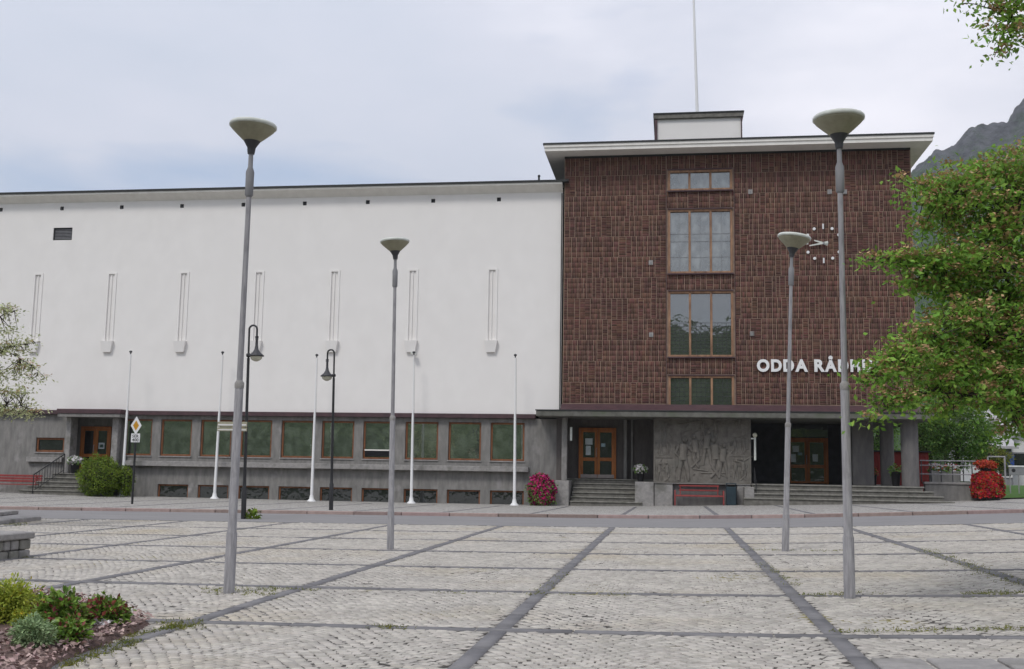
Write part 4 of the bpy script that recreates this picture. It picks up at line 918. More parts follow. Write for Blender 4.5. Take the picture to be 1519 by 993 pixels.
# flower trough behind railing
y=56.; t=thing('flower_trough','long dark trough of white and pink flowers behind the ramp railing','planter',(PX(1403,712,y),y,PZ(1403,712,y)))
x0_,x1_=PX(1382,705,y),PX(1424,705,y); MB().box(x0_,x1_,y,y+.6,PZ(1403,716,y)-.5,PZ(1403,699,y)).build('trough',m_conc,t,bev=.02)
for mm,s_,n_ in ((m_whfl,1,170),(m_orfl,2,110),(m_leafg,3,400)):
    r_=np.random.default_rng(s_); p=np.stack([r_.uniform(x0_,x1_,n_),r_.uniform(y,y+.6,n_),PZ(1403,697,y)+r_.uniform(-.12,.28 if s_<3 else .1,n_)],-1); V,F=leaves(p,.13,.2,s_,asp=.9); npmesh({1:'white_blossom',2:'pink_blossom',3:'foliage'}[s_],V,F,mm,parent=t,org=tuple(t.location))
# bicycle-like dark bench replaced by small cabinet behind railing
y=58.; t=thing('notice_board','small white notice board with a red mark behind the railing','sign',(PX(1448,710,y),y,PZ(1448,716,y)))
MB().box(PX(1442,695,y),PX(1455,695,y),y,y+.06,PZ(1448,702,y),PZ(1448,691,y)).build('panel',m_signw,t); c=P(1447,696,y-.01); MB().prism([(c[0]+.06*math.cos(k*PI/4),c[2]+.06*math.sin(k*PI/4)) for k in range(8)],y-.012,y-.002).build('red_mark',m_red,t)
for u in (1443,1454): MB().tube([(PX(u,700,y),y+.03,PZ(u,702,y)),(PX(u,700,y),y+.03,PZ(u,718,y))],.025,6).build('post',m_galv,t)
y=54.; t=thing('sign_board','long grey sign board on legs standing at the edge of the lawn','sign',(PX(1505,718,y),y,gzf(PX(1505,718,51),51)))
z1=PZ(1500,693,y); z0_=PZ(1500,705,y); x0_,x1_=PX(1497,700,y),PX(1545,700,y)
MB().box(x0_,x1_,y,y+.08,z0_,z1).build('panel',m_houseg,t,bev=.01)
MB().box(x0_-.02,x1_+.02,y-.02,y+.1,z1+.002,z1+.07).build('top_rail',m_signw,t)
c=P(1503.5,698,y); MB().prism([(c[0]+.09*math.cos(k*PI/4),c[2]+.09*math.sin(k*PI/4)) for k in range(8)],y-.012,y-.002).build('emblem',m_black,t)
for u in (1498,1511,1524,1537): MB().tube([(PX(u,700,y),y+.04,z0_),(PX(u,700,y),y+.04,z0_-.85)],.03,6).build('leg',m_galv,t)
gt=thing('metal_gate','tall thin grey metal gate frame beside the flower tower','gate',(PX(1485,718,53),53,gzf(PX(1485,718,51),51)))
za=PZ(1491,678,53); zb=PZ(1491,720,53)
for u in (1466,1491): MB().tube([(PX(u,700,53),53,zb),(PX(u,700,53),53,za)],.04,8).build('post',m_galv,gt)
MB().tube([(PX(1466,678,53),53,za),(PX(1491,678,53),53,za)],.035,8).build('top_bar',m_galv,gt)
y=70.; c=P(1499,684,y); t=thing('blue_bin','small blue container at the foot of the far white house','bin',(c[0],y,c[2]-.4)); MB().box(c[0]-.22,c[0]+.22,y,y+.4,c[2]-.4,c[2]+.25).build('body',mat('blue_plastic',(.03,.07,.3),None,.5),t,bev=.03); MB().box(c[0]-.25,c[0]+.25,y-.03,y+.43,c[2]+.252,c[2]+.31).build('lid',mat('blue_plastic',(.03,.07,.3)),t)
# houses
def house(label,u0,u1,vb,ve,vr,Y,wm,rm,depth,gable=False,nwin=2,name='house'):
    x0_,x1_=PX(u0,ve,Y),PX(u1,ve,Y); zb_=PZ(u0,vb,Y)-2; ze=PZ((u0+u1)/2,ve,Y); zr_=PZ((u0+u1)/2,vr,Y+depth/2)
    t=thing(name,label,'house',((x0_+x1_)/2,Y,zb_)); MB().box(x0_,x1_,Y,Y+depth,zb_,ze).build('wall',wm,t)
    o=.4
    if gable:
        xm=(x0_+x1_)/2; MB().prism([(x0_,ze),(x1_,ze),(xm,zr_-.15)],Y,Y+depth).build('gable',wm,t)
        b=MB(); b.hexa([(x0_-o,Y-o,ze-.2),(xm,Y-o,zr_-.12),(xm,Y+depth+o,zr_-.12),(x0_-o,Y+depth+o,ze-.2)],[(x0_-o,Y-o,ze-.05),(xm,Y-o,zr_),(xm,Y+depth+o,zr_),(x0_-o,Y+depth+o,ze-.05)])
        b.hexa([(xm,Y-o,zr_-.12),(x1_+o,Y-o,ze-.2),(x1_+o,Y+depth+o,ze-.2),(xm,Y+depth+o,zr_-.12)],[(xm,Y-o,zr_),(x1_+o,Y-o,ze-.05),(x1_+o,Y+depth+o,ze-.05),(xm,Y+depth+o,zr_)])
        b.build('roof',rm,t)
    else:
        b=MB(); ym=Y+depth/2
        b.hexa([(x0_-o,Y-o,ze-.15),(x1_+o,Y-o,ze-.15),(x1_+o,ym,zr_-.15),(x0_-o,ym,zr_-.15)],[(x0_-o,Y-o,ze+.03),(x1_+o,Y-o,ze+.03),(x1_+o,ym,zr_),(x0_-o,ym,zr_)])
        b.hexa([(x0_-o,ym,zr_-.15),(x1_+o,ym,zr_-.15),(x1_+o,Y+depth+o,ze-.15),(x0_-o,Y+depth+o,ze-.15)],[(x0_-o,ym,zr_),(x1_+o,ym,zr_),(x1_+o,Y+depth+o,ze+.03),(x0_-o,Y+depth+o,ze+.03)])
        b.build('roof',rm,t); MB().prism([(Y,ze),(Y+depth,ze),(ym,zr_-.16)],x0_,x0_+.01)
        xm=x0_+(x1_-x0_)*.35; MB().box(xm,xm+.7,ym-.3,ym+.3,zr_-.3,zr_+.9).build('chimney',m_stone,t)
    for i in range(nwin):
        wx=x0_+(x1_-x0_)*(i+.6)/(nwin+.2); hz=(ze-zb_); 
        for zz in (ze-1.7,):
            f=MB().frame(wx-.5,wx+.5,zz-.5,zz+.7,Y-.06,Y-.002,.1).build('window',m_housew if wm!=m_housew else m_houseg,t); MB().box(wx-.41,wx+.41,Y-.03,Y-.012,zz-.41,zz+.61).build('pane',g_dark,f)
    return t
house('pale grey roofed white house behind the round green tree',1450,1487,676,637,607,88,m_housew,m_roofgrey,9,nwin=1)
house('low grey outbuilding with flat dark eaves behind the yellow shrub',1478,1500,690,663,640,82,m_houseg,m_roofgrey,6,nwin=1,name='outbuilding')
house('cream house with pale gable at the right edge of the picture',1500,1560,690,651,634,84,m_housew,m_roofgrey,9,gable=True,nwin=3)
house('white hillside house glimpsed through the upper right foliage',1494,1512,612,598,590,130,m_housew,m_darkmetal,8,nwin=1)
# ================================================================== trees
def limb(mb,a,b,r0,r1,seed,sag=.2,n=7):
    r=random.Random(seed); a=Vector(a); b=Vector(b); L_=(b-a).length; pts=[];rs=[]
    for i in range(n+1):
        t=i/n; q=a.lerp(b,t); q.z+=math.sin(t*PI)*sag*L_*.5; q+=Vector((r.uniform(-1,1),r.uniform(-1,1),r.uniform(-1,1)))*L_*.018*(0<i<n); pts.append(q); rs.append(r0*(1-t)+r1*t)
    mb.tube(pts,rs,7); return pts
def spray_leaves(cl,lsz,per,seed,up=.55,fl=None,flsz=.03,clump=.11,asp=.5):
    "cl: list of (centre, radii, number of twigs)"
    r=np.random.default_rng(seed); LP=[];FP=[];TW=[]
    for c,r3,n in cl:
        d=r.normal(size=(n,3)); d/=np.linalg.norm(d,axis=1)[:,None]; t=r.uniform(0,1,n)**.45
        q=np.array(c)+d*t[:,None]*np.array(r3); TW.append(q)
    T=np.concatenate(TW); k=len(T)
    P_=np.repeat(T,per,0)+r.normal(0,clump,(k*per,3))*[1,1,.55]
    V,F=leaves(P_,lsz,up,seed,asp=asp); res=[(V,F)]
    if fl:
        s=r.random(k)<fl; Q=T[s]; Q=Q+np.array([0,0,clump*.5]); P2=np.repeat(Q,16,0)+r.normal(0,1,(len(Q)*16,3))*[clump*.42,clump*.42,clump*.16]
        res.append(leaves(P2,flsz,.8,seed+1,asp=.95))
    return res,T
def twig_mesh(mb,T,hubs,seed,m=1,r0=.006):
    r=random.Random(seed); H=[Vector(h) for h in hubs]
    for q in T[::m]:
        q=Vector(q); h=min(H,key=lambda h:(h-q).length); 
        if (h-q).length<1.6:
            mid=h.lerp(q,.5)+Vector((r.uniform(-.05,.05),r.uniform(-.05,.05),r.uniform(-.06,.02))); mb.tube([h,mid,q],[r0*1.6,r0,r0*.5],3,cap=False)
def px_tree(name,label,trunk,regs,limbs,lm,fm,lsz,per,seed,fl,flsz,clump,trunk_r=.16,extra=(),twm=2,r0=.006,up=.55):
    t=thing(name,label,'tree',trunk)
    mb=MB(); hubs=[]; limbs=[(a,b,r_0*1.5,r_1*1.3) for a,b,r_0,r_1 in limbs]
    tp=Vector(trunk)
    top=Vector((trunk[0]-.1,trunk[1],trunk[2]+2.0)); pt=limb(mb,tp,top,trunk_r,trunk_r*.75,seed,0)
    for i,(a,b,r_0,r_1) in enumerate(limbs):
        pts=limb(mb,a if a is not None else top,b,r_0,r_1,seed+i+5,.12); hubs+=pts[2:]
    cl=[(c,r3,n) for c,r3,n in regs]+list(extra)
    res,T=spray_leaves(cl,lsz,per,seed,up=up,fl=fl,flsz=flsz,clump=clump)
    tw=MB(); twig_mesh(tw,T,hubs,seed,twm,r0)
    mb.build('trunk',m_bark,t,smooth=True); tw.build('twigs',m_bark,t,kind='stuff')
    npmesh('crown',res[0][0],res[0][1],lm,parent=t,org=tuple(t.location),kind='stuff')
    if fl: npmesh('blossom',res[1][0],res[1][1],fm,parent=t,org=tuple(t.location),kind='stuff')
    return t
# right foreground tree
YR_=13.0
def R3(u,v,ru,rv,Y,n,ry=.5): 
    s=Y/FOC*1.03; return (P(u,v,Y),(ru*s,ry,rv*s),n)
regs=[R3(1500,262,75,38,13.2,110),R3(1430,278,50,30,12.8,55),R3(1385,288,36,18,13.0,26,.3),R3(1337,268,10,3,13.,2,.1),R3(1468,325,60,28,13.4,70),R3(1400,315,40,22,13.2,34),R3(1362,340,20,10,13,8,.2),
 R3(1510,370,70,40,13.3,120),R3(1440,395,62,26,12.6,64),R3(1370,392,48,14,12.6,30,.3),R3(1326,389,34,7,12.5,15,.2),R3(1293,385,9,3,12.5,3,.08),
 R3(1360,422,32,10,12.8,12,.3),R3(1400,432,42,16,12.8,28),
 R3(1480,445,80,40,13.0,150),R3(1425,480,62,24,12.4,62),R3(1375,508,52,20,12.3,42,.4),R3(1345,532,32,15,12.2,24,.4),R3(1310,556,22,8,12.2,9,.3),R3(1304,545,17,9,12.2,9,.25),R3(1280,567,11,5,12.2,4,.12),
 R3(1500,510,70,38,12.8,140),R3(1440,540,62,26,12.4,62),R3(1380,560,48,20,12.3,34,.4),R3(1320,600,22,12,12.2,9,.25),R3(1290,627,10,7,12.2,4,.1),R3(1345,592,38,14,12.2,18,.3),
 R3(1505,585,60,28,12.7,90),R3(1440,590,50,18,12.5,26),R3(1395,612,30,8,12.5,8,.2),R3(1508,640,34,20,12.7,14,.3),
 R3(1505,8,36,14,12.,16,.3),R3(1450,0,34,5,12.,6,.15),R3(1502,50,24,16,12.,11,.25),R3(1480,78,22,7,12.,4,.15),R3(1476,46,20,6,12.,4,.15),R3(1484,22,24,6,12,4,.15)]
gt_=(8.2,13.6,gzf(8.2,13.6)); ext=[((8.0,13.6,5.2),(2.4,2.4,1.9),900),((9.6,14.2,4.4),(2.0,2.2,1.5),400),((8.0,15.3,4.2),(2.2,1.2,1.3),260)]
top=(8.1,13.6,gt_[2]+2.0)
lb=[(None,P(1400,290,13.1),.07,.012),(None,P(1440,395,12.7),.07,.014),(None,P(1375,508,12.4),.065,.012),(None,P(1430,585,12.5),.05,.008),(None,P(1500,470,12.9),.06,.02),(None,(8.3,13.8,6.6),.1,.02),(None,(9.8,14.4,4.8),.08,.02),
 (P(1440,395,12.7),P(1295,386,12.5),.014,.004),(P(1375,508,12.4),P(1280,566,12.2),.012,.004),(P(1400,290,13.1),P(1340,269,13.),.010,.003),(P(1430,585,12.5),P(1345,592,12.3),.010,.004),
 (P(1345,592,12.3),P(1293,625,12.2),.006,.003),((8.3,13.8,6.6),P(1500,30,12.1),.05,.008),(P(1500,30,12.1),P(1435,5,12.),.008,.003),(P(1500,30,12.1),P(1475,85,12.),.008,.003),(P(1500,30,12.1),P(1460,48,12.),.006,.003),
 (P(1500,470,12.9),P(1480,330,13.3),.02,.008),(P(1500,470,12.9),P(1500,600,12.7),.015,.006)]
cpoly=[(1560,205),(1519,212),(1475,224),(1430,240),(1400,238),(1372,256),(1352,268),(1345,300),(1372,320),(1392,345),(1385,365),(1345,372),(1312,385),(1325,402),(1350,420),(1385,432),(1398,448),(1370,470),(1348,492),(1340,522),(1318,550),(1300,563),(1320,575),(1345,592),(1400,598),(1450,600),(1500,605),(1519,640),(1560,650)]
def inp(x,y,pl):
    c=False
    for i in range(len(pl)):
        a,b=pl[i],pl[(i+1)%len(pl)]
        if (a[1]>y)!=(b[1]>y) and x<(b[0]-a[0])*(y-a[1])/(b[1]-a[1])+a[0]: c=not c
    return c
regs=[(a,b,max(2,int(n*(.62 if n>30 else .95)))) for a,b,n in regs]
rq=random.Random(17); k=0
while k<400:
    u,v=rq.uniform(1285,1560),rq.uniform(205,650)
    if inp(u,v,cpoly) and rq.random()<.25+.75*min(1,(u-1285)/130): regs.append(R3(u,v,4,4,rq.uniform(12.2,14.2),1,.1)); k+=1
px_tree('rowan_tree','large green tree with buff blossom leaning in from the right edge',gt_,regs,lb,m_leaf,m_bloss,.070,18,21,.95,.040,.11,extra=ext,up=.28)
# left tree
regs=[R3(8,462,24,9,25,16,.4),R3(2,490,30,12,25,22,.5),R3(40,507,28,4,25,8,.3),R3(10,520,38,12,25,34,.5),R3(35,545,24,9,25,16,.4),R3(5,555,30,12,25,26,.5),R3(20,582,36,10,25,26,.5),R3(15,608,42,13,25,46,.5),R3(48,615,14,6,25,8,.3),R3(50,562,22,4,25,7,.3)]
x_=PX(-95,560,25); gl=(x_,25,gzf(x_,25)); 
lb=[(None,P(0,470,25),.05,.01),(None,P(5,520,25),.05,.01),(None,P(10,600,25),.05,.01),(P(5,520,25),P(60,508,25),.01,.004),(P(5,520,25),P(66,560,25),.01,.004),(P(10,600,25),P(60,614,25),.01,.004),(P(0,470,25),P(25,460,25),.01,.004)]
px_tree('flowering_tree','pale leafed tree with airy branches reaching in at the left edge',gl,regs,lb,m_leafpink,m_bloss,.09,12,33,.18,.045,.13,extra=[((x_,25,gl[2]+3.6),(1.5,1.6,1.6),420)],trunk_r=.12,twm=1,r0=.009)
# round tree behind the ramp
def bg_tree(label,c,r3,n,lsz,m,seed,gzv,name='tree'):
    t=thing(name,label,'tree',(c[0],c[1],gzv)); mb=MB(); limb(mb,(c[0],c[1],gzv-.2),(c[0]+.1,c[1],c[2]),.2,.1,seed,0)
    for i in range(6):
        a=i*1.05; limb(mb,(c[0],c[1],c[2]-r3[2]*.6),(c[0]+r3[0]*.7*math.cos(a),c[1]+r3[1]*.7*math.sin(a),c[2]+r3[2]*.3),.07,.02,seed+i)
    mb.build('trunk',m_bark,t,smooth=True)
    r=np.random.default_rng(seed); d=r.normal(size=(60,3)); d/=np.linalg.norm(d,axis=1)[:,None]; cc_=np.array(c)+d*np.array(r3)*(r.uniform(.5,.92,60))[:,None]
    L_=[]
    for i,q in enumerate(cc_):
        p,dd=blobpts(q,np.array(r3)*r.uniform(.22,.36),n//60,.5,seed+i); L_.append(leaves(p,lsz,.35,seed+i,nrm=dd*.5))
    V,F=joinVF(L_); npmesh('crown',V,F,m,parent=t,org=tuple(t.location),kind='stuff'); return t
y=64; c=P(1418,640,y); bg_tree('round dark green tree behind the ramp railing',c,(2.2,2.0,2.0),13000,.15,m_leafg,40,PZ(1418,715,y)-.4)
y=66; c=P(1378,650,y); bg_tree('smaller bright green tree just right of the front column',c,(1.1,1.1,1.6),5000,.14,m_bush,44,PZ(1378,715,y)-.4)
y=75; c=P(1300,640,y); bg_tree('green tree glimpsed between the portico columns',c,(1.8,1.5,2.6),6000,.16,m_leafg,46,PZ(1300,715,y)-.4)
y=68; c=P(1470,682,y); shrub('yellow_shrub','bright yellow-green shrub behind the flower tower',c,(1.1,.8,.75),2600,.12,m_weed,50)
y=120; 
for i,(u,v,r_,yy_,lab) in enumerate(((1440,600,6,125,'dark hillside tree above the round tree'),(1510,600,6.5,135,'dark hillside tree over the gable house'),(1475,585,6.5,150,'tall dark tree on the slope between the far houses'),(1400,590,6.5,140,'dark hillside tree left of the far roof'))):
    c=P(u,v+8,yy_); bg_tree(lab,c,(r_*.8,r_*.7,r_),6000,.5,m_leafg,60+i,c[2]-r_-3)
# ================================================================== terrain
def fbm(X,Y,s,seed,o=5):
    r=np.random.default_rng(seed); Z=0*X
    for i in range(o):
        f=s*2**i
        for _ in range(3):
            a=r.uniform(0,2*PI); ph=r.uniform(0,6.28); Z=Z+np.sin((X*np.cos(a)+Y*np.sin(a))*f+ph+1.5*np.sin((X*np.sin(a)-Y*np.cos(a))*f*.7+ph))/2**i/3
    return Z
YM=900.
mu=[1290,1340,1355,1375,1400,1419,1428,1438,1469,1482,1498,1506,1519,1560,1620,1800,2100]; mv=[330,285,264,244,239,234,222,210,203,200,191,174,164,140,110,60,40]
mxs=np.array([PX(a,b,YM) for a,b in zip(mu,mv)]); mzs=np.array([PZ(a,b,YM) for a,b in zip(mu,mv)])
def mz(X,Y):
    ridge=np.interp(X,mxs,mzs); t=np.clip((Y-330)/(YM-330),0,1); base=ridge*(t**1.35)
    back=np.clip(1-(Y-YM)/900,0,1); z=np.where(Y<=YM,base,ridge*back)
    rough=fbm(X,Y,.012,3)*14*np.clip(t,0,1)*np.clip(1-np.abs(Y-YM)/60,0.35,1)*np.where(np.abs(Y-YM)<16,.18,1)
    fall=np.clip((X-mxs[0]+90)/90,0,1)
    return (z*1.02+6+rough*1.3+fbm(X,Y,.08,5,3)*4.5+np.abs(fbm(X,Y,.16,6,3))*5)*fall-1.5
def mtmat():
    m=bpy.data.materials.new('rock_and_birch_slope'); m.use_nodes=True; t=m.node_tree; b=t.nodes['Principled BSDF']; b.inputs['Roughness'].default_value=.95
    co=N(t,'ShaderNodeTexCoord'); n=N(t,'ShaderNodeTexNoise'); n.inputs['Scale'].default_value=.035; n.inputs['Detail'].default_value=9; n.inputs['Roughness'].default_value=.7; t.links.new(co.outputs['Object'],n.inputs['Vector'])
    s=N(t,'ShaderNodeSeparateXYZ'); t.links.new(co.outputs['Object'],s.inputs[0]); mr=N(t,'ShaderNodeMapRange'); mr.inputs[1].default_value=90; mr.inputs[2].default_value=300; mr.inputs[3].default_value=-.16; mr.inputs[4].default_value=.10; t.links.new(s.outputs[2],mr.inputs[0])
    ad=N(t,'ShaderNodeMath',operation='ADD'); t.links.new(n.outputs[0],ad.inputs[0]); t.links.new(mr.outputs[0],ad.inputs[1])
    r=ramp2(t,(.035,.075,.02),(.09,.092,.10),.46,.60); t.links.new(ad.outputs[0],r.inputs[0])
    n2=N(t,'ShaderNodeTexNoise'); n2.inputs['Scale'].default_value=.11; n2.inputs['Detail'].default_value=10; n2.inputs['Roughness'].default_value=.72; t.links.new(co.outputs['Object'],n2.inputs['Vector'])
    h=N(t,'ShaderNodeHueSaturation'); q=N(t,'ShaderNodeMapRange'); q.inputs[1].default_value=.3; q.inputs[2].default_value=.7; q.inputs[3].default_value=.25; q.inputs[4].default_value=1.9; t.links.new(n2.outputs[0],q.inputs[0]); t.links.new(q.outputs[0],h.inputs['Value']); t.links.new(r.outputs[0],h.inputs['Color']); t.links.new(h.outputs[0],b.inputs['Base Color'])
    bp=N(t,'ShaderNodeBump'); bp.inputs['Distance'].default_value=9; bp.inputs['Strength'].default_value=1; t.links.new(n2.outputs[0],bp.inputs['Height']); t.links.new(bp.outputs[0],b.inputs['Normal'])
    return m
grid('mountain',np.linspace(mxs[0]-90,mxs[-1],260),np.concatenate([np.linspace(330,780,60),np.linspace(790,990,60),np.linspace(1000,1800,20)]),mz,mtmat(),kind='structure')
# wooded slope at the foot of the mountain
def wz(X,Y): return -1+np.clip((Y-100)/90,0,1)*13*np.clip((X-25)/20,0,1)+fbm(X,Y,.35,8,3)*1.2*np.clip((Y-105)/10,0,1)
grid('wooded_slope',np.linspace(26,260,110),np.linspace(100,330,110),wz,mat('forest_floor',(.035,.065,.018),(.02,.04,.012),.95,scale=.6),kind='structure')
# wooded hill behind the camera: what the windows mirror
def hz(X,Y):
    t=np.clip((-40-Y)/55,0,1); return -1+t**.5*(29+4*fbm(X,0*Y,.09,12,4)+2.5*fbm(X,Y,.5,13,3))
grid('wooded_hill',np.linspace(-260,260,260),np.linspace(-170,-40,60),hz,mat('wooded_hill_green',(.12,.15,.065),(.04,.06,.025),.95,scale=.35,detail=8,stretch=(1,1,.35)),kind='structure')
# ================================================================== left stone ledges
def ledge(label,fr,fl,caph,vt,dep,ext):
    a=G(*fr); b=G(*fl); d=(b-a)[:2]; L_=np.hypot(*d); d=d/L_; nrm=np.array([d[1],-d[0]])
    if nrm[1]<0: nrm=-nrm
    L_+=ext; zt_=PZ(fr[0],vt,a[1]); z0_=a[2]
    t=thing('stone_ledge',label,'wall',a,'low stone ledges at the left')
    def q(s0,s1,w0,w1,z0,z1,o=.0):
        pts=[a[:2]+d*s_+nrm*w_ for s_,w_ in ((s0,w0),(s1,w0),(s1,w1),(s0,w1))]
        return MB().hexa([(p[0],p[1],z0) for p in pts],[(p[0],p[1],z1) for p in pts])
    r=random.Random(5); s_=-.05
    while s_<L_:
        l=r.uniform(1.1,1.5); q(s_+.004,s_+l-.004,-.06,dep+.05,zt_-caph,zt_+r.uniform(-.004,.004)).build('cap_slab',m_stone,t,bev=.018); s_+=l
    H=zt_-caph-z0_
    if H>.06:
        q(.05,L_,.05,dep,z0_-.4,zt_-caph-.003).build('core',m_concd,t); nr=max(1,round(H/.12))
        for k in range(nr):
            x=0.
            while x<L_:
                l=r.uniform(.14,.34); zz0=z0_-.05+k*(H+.05)/nr+.006; zz1=z0_-.05+(k+1)*(H+.05)/nr-.008
                q(x+.008,x+l-.008,-r.uniform(0,.03),.1,zz0,zz1).build('stone',m_stone if r.random()<.4 else m_step,t,bev=.018); x+=l
            y_=.1
            while y_<dep-.1:
                l=r.uniform(.14,.3); q(-.01-r.uniform(0,.015),.06,y_,y_+l-.012,z0_-.05+k*(H+.05)/nr+.006,z0_-.05+(k+1)*(H+.05)/nr-.008).build('stone',m_step,t,bev=.018); y_+=l
    return t
ledge('low stone wall with thick light capping slabs at the left edge',(43,826),(0,831),.11,789,.55,1.5)
ledge('flat low stone slab on grass, second from the camera at the left edge',(39,772),(0,776),.12,766,.35,3)
ledge('farthest small stone slab at the left edge near the road',(7,763),(-20,766),.12,757,.35,3)
# ================================================================== flower bed bottom left
bp_=[(-130,905),(-60,885),(0,880),(60,884),(120,893),(180,905),(228,926),(205,940),(140,965),(85,990),(40,1020),(-60,1040)]
bpoly=[G(u,v)[:2] for u,v in bp_]; cxb=np.mean([p[0] for p in bpoly]); cyb=np.mean([p[1] for p in bpoly])
def inpoly(x,y):
    c=False; n=len(bpoly)
    for i in range(n):
        x1_,y1_=bpoly[i]; x2_,y2_=bpoly[(i+1)%n]
        if (y1_>y)!=(y2_>y) and x<(x2_-x1_)*(y-y1_)/(y2_-y1_)+x1_: c=not c
    return c
b=MB(); rings=[]
for k,t in enumerate((1,.9,.6,.3,0.02)):
    for p in bpoly: x_=cxb+(p[0]-cxb)*t; y_=cyb+(p[1]-cyb)*t; b.v.append((x_,y_,gzf(x_,y_)+(.0,.045,.08,.10,.11)[k]-(.02 if k==0 else 0)))
n_=len(bpoly)
for k in range(4):
    for i in range(n_): b.f.append((k*n_+i,k*n_+(i+1)%n_,(k+1)*n_+(i+1)%n_,(k+1)*n_+i))
b.f.append(tuple(4*n_+i for i in range(n_)))
bed=b.build('planting_bed',m_mulch,smooth=True); bed['kind']='structure'
r_=np.random.default_rng(8); pts=[]
x0_,x1_=min(p[0] for p in bpoly),max(p[0] for p in bpoly); y0_,y1_=min(p[1] for p in bpoly),max(p[1] for p in bpoly)
while len(pts)<5200:
    x_,y_=r_.uniform(x0_,x1_),r_.uniform(y0_,y1_)
    if inpoly(x_,y_):
        pts.append((x_,y_,gzf(x_,y_)+.05+.05*r_.random()))
V,F=leaves(np.array(pts),.055,.7,9,asp=.55); npmesh('bark_mulch',V,F,m_chip,kind='stuff')
# edging of the bed: granite strip bits
def plant(name,label,u,v,ru,rv,n,lsz,m,seed,tips=None,tipn=0,asp=.4,dz=.05,up=.3):
    g=G(u,v+rv); s=g[1]/FOC; g[1]+=ru*s*.6; c=np.array([P(u,v,g[1])[0],g[1],gzf(g[0],g[1])+rv*s*1.05+dz]); g=np.array([c[0],c[1],gzf(c[0],c[1])])
    t=thing(name,label,'plant',g); r=np.random.default_rng(seed); r3=np.array([ru*s,ru*s*.8,rv*s*1.1])
    mb=MB()
    for i in range(26):
        a=r.uniform(0,2*PI); q=r.uniform(.3,.95); tip=(c[0]+math.cos(a)*q*r3[0],c[1]+math.sin(a)*q*r3[1],c[2]+r3[2]*r.uniform(.1,.9)*(1.1-q)); mb.tube([(g[0]+.1*math.cos(a),g[1]+.1*math.sin(a),g[2]),((g[0]+tip[0])/2,(g[1]+tip[1])/2,(g[2]+tip[2])/2+.03),tip],[.008,.006,.003],4,cap=False)
    mb.build('stems',m_bark,t)
    p,d=blobpts(c,r3,n,.75,seed,.22); p=p[p[:,2]>g[2]+.01]; V,F=leaves(p,lsz,up,seed,asp=asp); npmesh('foliage',V,F,m,parent=t,org=tuple(g),kind='stuff')
    if tips is not None:
        p,d=blobpts(c,r3*1.06,tipn,.25,seed+1,.22); k=p[:,2]>c[2]-r3[2]*.2; V,F=leaves(p[k],lsz*.9,up,seed+2,asp=asp*1.2); npmesh('shoots',V,F,tips,parent=t,org=tuple(g),kind='stuff')
    return t
m_spi=mat('lime_spirea_leaf',(.46,.50,.08),(.27,.34,.05),.7,scale=7,rnd=.35,island=True,trans=.35)
m_yelf=mat('yellow_flower',(.62,.47,.03),None,.7,rnd=.2,island=True)
m_redl=mat('dark_red_rose_shoot',(.26,.055,.045),(.16,.035,.03),.5,rnd=.4,island=True,trans=.2)
m_rosel=mat('rose_leaf',(.21,.33,.05),(.11,.19,.03),.5,scale=5,rnd=.4,island=True,trans=.25)
m_silv=mat('silver_green_leaf',(.36,.47,.26),(.24,.33,.16),.8,rnd=.3,island=True,trans=.2)
plant('lime_shrub','lime green feathery shrub with yellow flowers at the left edge of the bed',14,910,46,33,3400,.045,m_spi,71,m_yelf,90)
plant('rose_bush','rose bush with dark red shoots in the middle of the bed',88,925,38,27,1500,.055,m_rosel,73,m_redl,200,asp=.5)
plant('rose_bush','rose bush with dark red shoots at the right tip of the bed',155,921,34,19,1000,.055,m_rosel,75,m_redl,300,asp=.5)
plant('rose_bush','low green rose bush at the front middle of the bed',105,950,26,18,650,.05,m_rosel,79,m_redl,60,asp=.5)
plant('silver_herb','silvery green herb cushion at the front of the bed',48,955,30,22,3000,.035,m_silv,77)
plant('lime_shrub','small lime green tuft with yellow blooms between the rose and silver herb',34,932,17,14,500,.045,m_spi,81,m_yelf,60)
p=G(150,942); fp_=[]
for i in range(7):
    u,v=random.uniform(145,163),random.uniform(938,946); q=G(u,v); fp_.append((q[0],q[1],q[2]+.10))
V,F=leaves(np.array(fp_*6)+np.random.default_rng(1).normal(0,.015,(42,3)),.05,.8,3,asp=.95); tag(npmesh('white_flowers',V,F,m_whfl,org=tuple(p)),'small white blooms on the mulch at the bed edge','flowers')
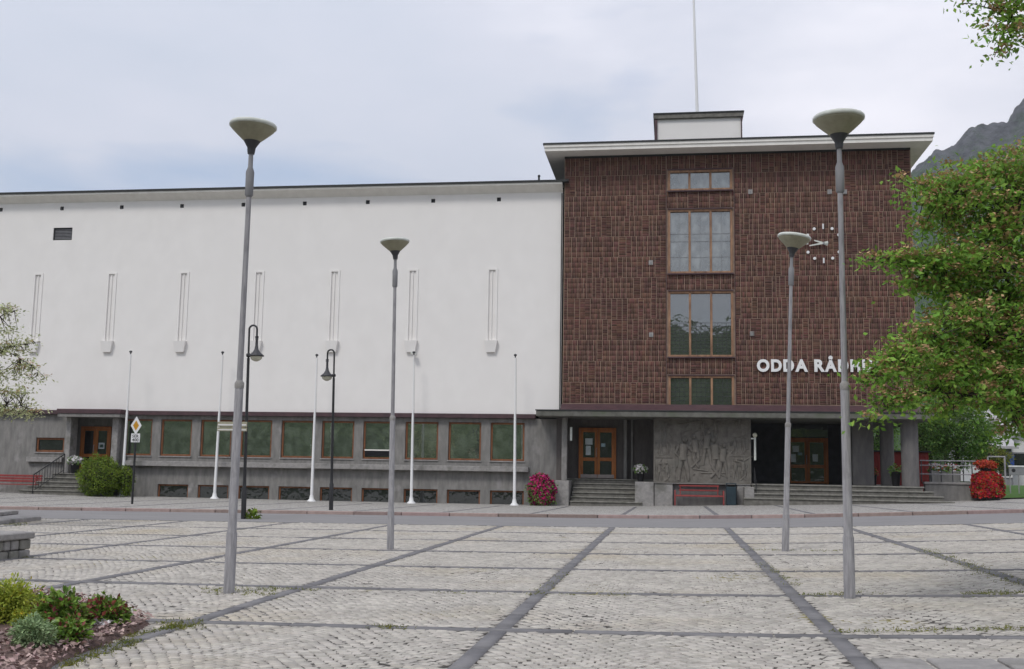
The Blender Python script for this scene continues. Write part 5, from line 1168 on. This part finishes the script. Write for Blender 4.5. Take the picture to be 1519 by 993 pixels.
# ================================================================== weeds and moss in the joints
r_=np.random.default_rng(21); W_=[]
def weeds_px(u0,u1,v0,v1,n):
    for _ in range(n):
        g=G(r_.uniform(u0,u1),r_.uniform(v0,v1)); W_.append(g)
def weeds_line(a,b,n,sp=.07):
    A_=G(*a);B_=G(*b)
    for _ in range(n):
        t=r_.random(); q=A_+(B_-A_)*t+r_.normal(0,sp,3); q[2]=gzf(q[0],q[1]); W_.append(q)
weeds_px(300,335,873,882,60); weeds_px(345,410,872,884,110); weeds_px(235,300,920,934,110); weeds_line((180,945),(280,928),160,.05); weeds_line((85,990),(200,950),260,.07); weeds_line((1519,868),(1370,815),380,.12); weeds_line((1440,882),(1519,880),120,.12); weeds_line((1100,816),(1260,817),90,.1)
weeds_line((1190,884),(1290,880),120,.08); weeds_line((1130,835),(1180,870),80,.06); weeds_line((560,930),(600,932),50,.05); weeds_line((0,822),(45,828),120,.06); weeds_px(0,42,775,780,170); weeds_line((400,874),(470,876),60,.06); weeds_line((120,738),(180,738),90,.08)
weeds_line((1230,938),(1519,932),150,.06); weeds_line((790,885),(840,850),50,.05); weeds_line((650,880),(960,884),60,.05); weeds_line((1080,747),(1115,749),60,.06)
Wp=np.repeat(np.array(W_),5,0); Wp+=np.random.default_rng(2).normal(0,.02,Wp.shape)*[1,1,0]
V,F=leaves(Wp,.032,.0,5,asp=.22); npmesh('joint_weeds',V,F,m_weed,kind='stuff')
g=G(373,770); t=thing('weed_tuft','leafy green weed growing at the foot of the road-edge black lamp','plant',g)
p,d=blobpts((g[0],g[1],g[2]+.08),(.22,.18,.14),120,.8,4); V,F=leaves(p,.14,.1,4,nrm=d); npmesh('foliage',V,F,m_bush,parent=t,org=tuple(g))
# paving slabs bottom right
for (u0,u1,v) in ((1297,1372,983),(1380,1478,983),(1486,1580,983)):
    a=G(u0,v); c=G(u1,v); b=MB(); zf=lambda x,y:gzf(x,y)+.02
    q=[(a[0],a[1]-.9),(c[0],a[1]-.9),(c[0]-.02,a[1]+.05),(a[0]-.02,a[1]+.05)]
    b.hexa([(x,y,zf(x,y)-.08) for x,y in q],[(x,y,zf(x,y)+.006) for x,y in q]); b.build('paving_slab',m_stone,plaza,bev=.01)
hz_=MB().box(-3000,3000,-1000,4000,-2.2,660); ho=bpy.data.meshes.new('haze')
o=hz_.build('haze',m_core,org=(0,0,0),kind='stuff'); hm=bpy.data.materials.new('air'); hm.use_nodes=True; t=hm.node_tree; t.nodes.remove(t.nodes['Principled BSDF']); pv=N(t,'ShaderNodeVolumePrincipled'); pv.inputs['Color'].default_value=(.80,.86,.95,1); pv.inputs['Density'].default_value=.00022; pv.inputs['Anisotropy'].default_value=.2
t.links.new(pv.outputs[0],t.nodes['Material Output'].inputs['Volume']); o.data.materials.clear(); o.data.materials.append(hm)
print('tris',sum(len(m.polygons) for m in bpy.data.meshes),'objects',len(bpy.data.objects))
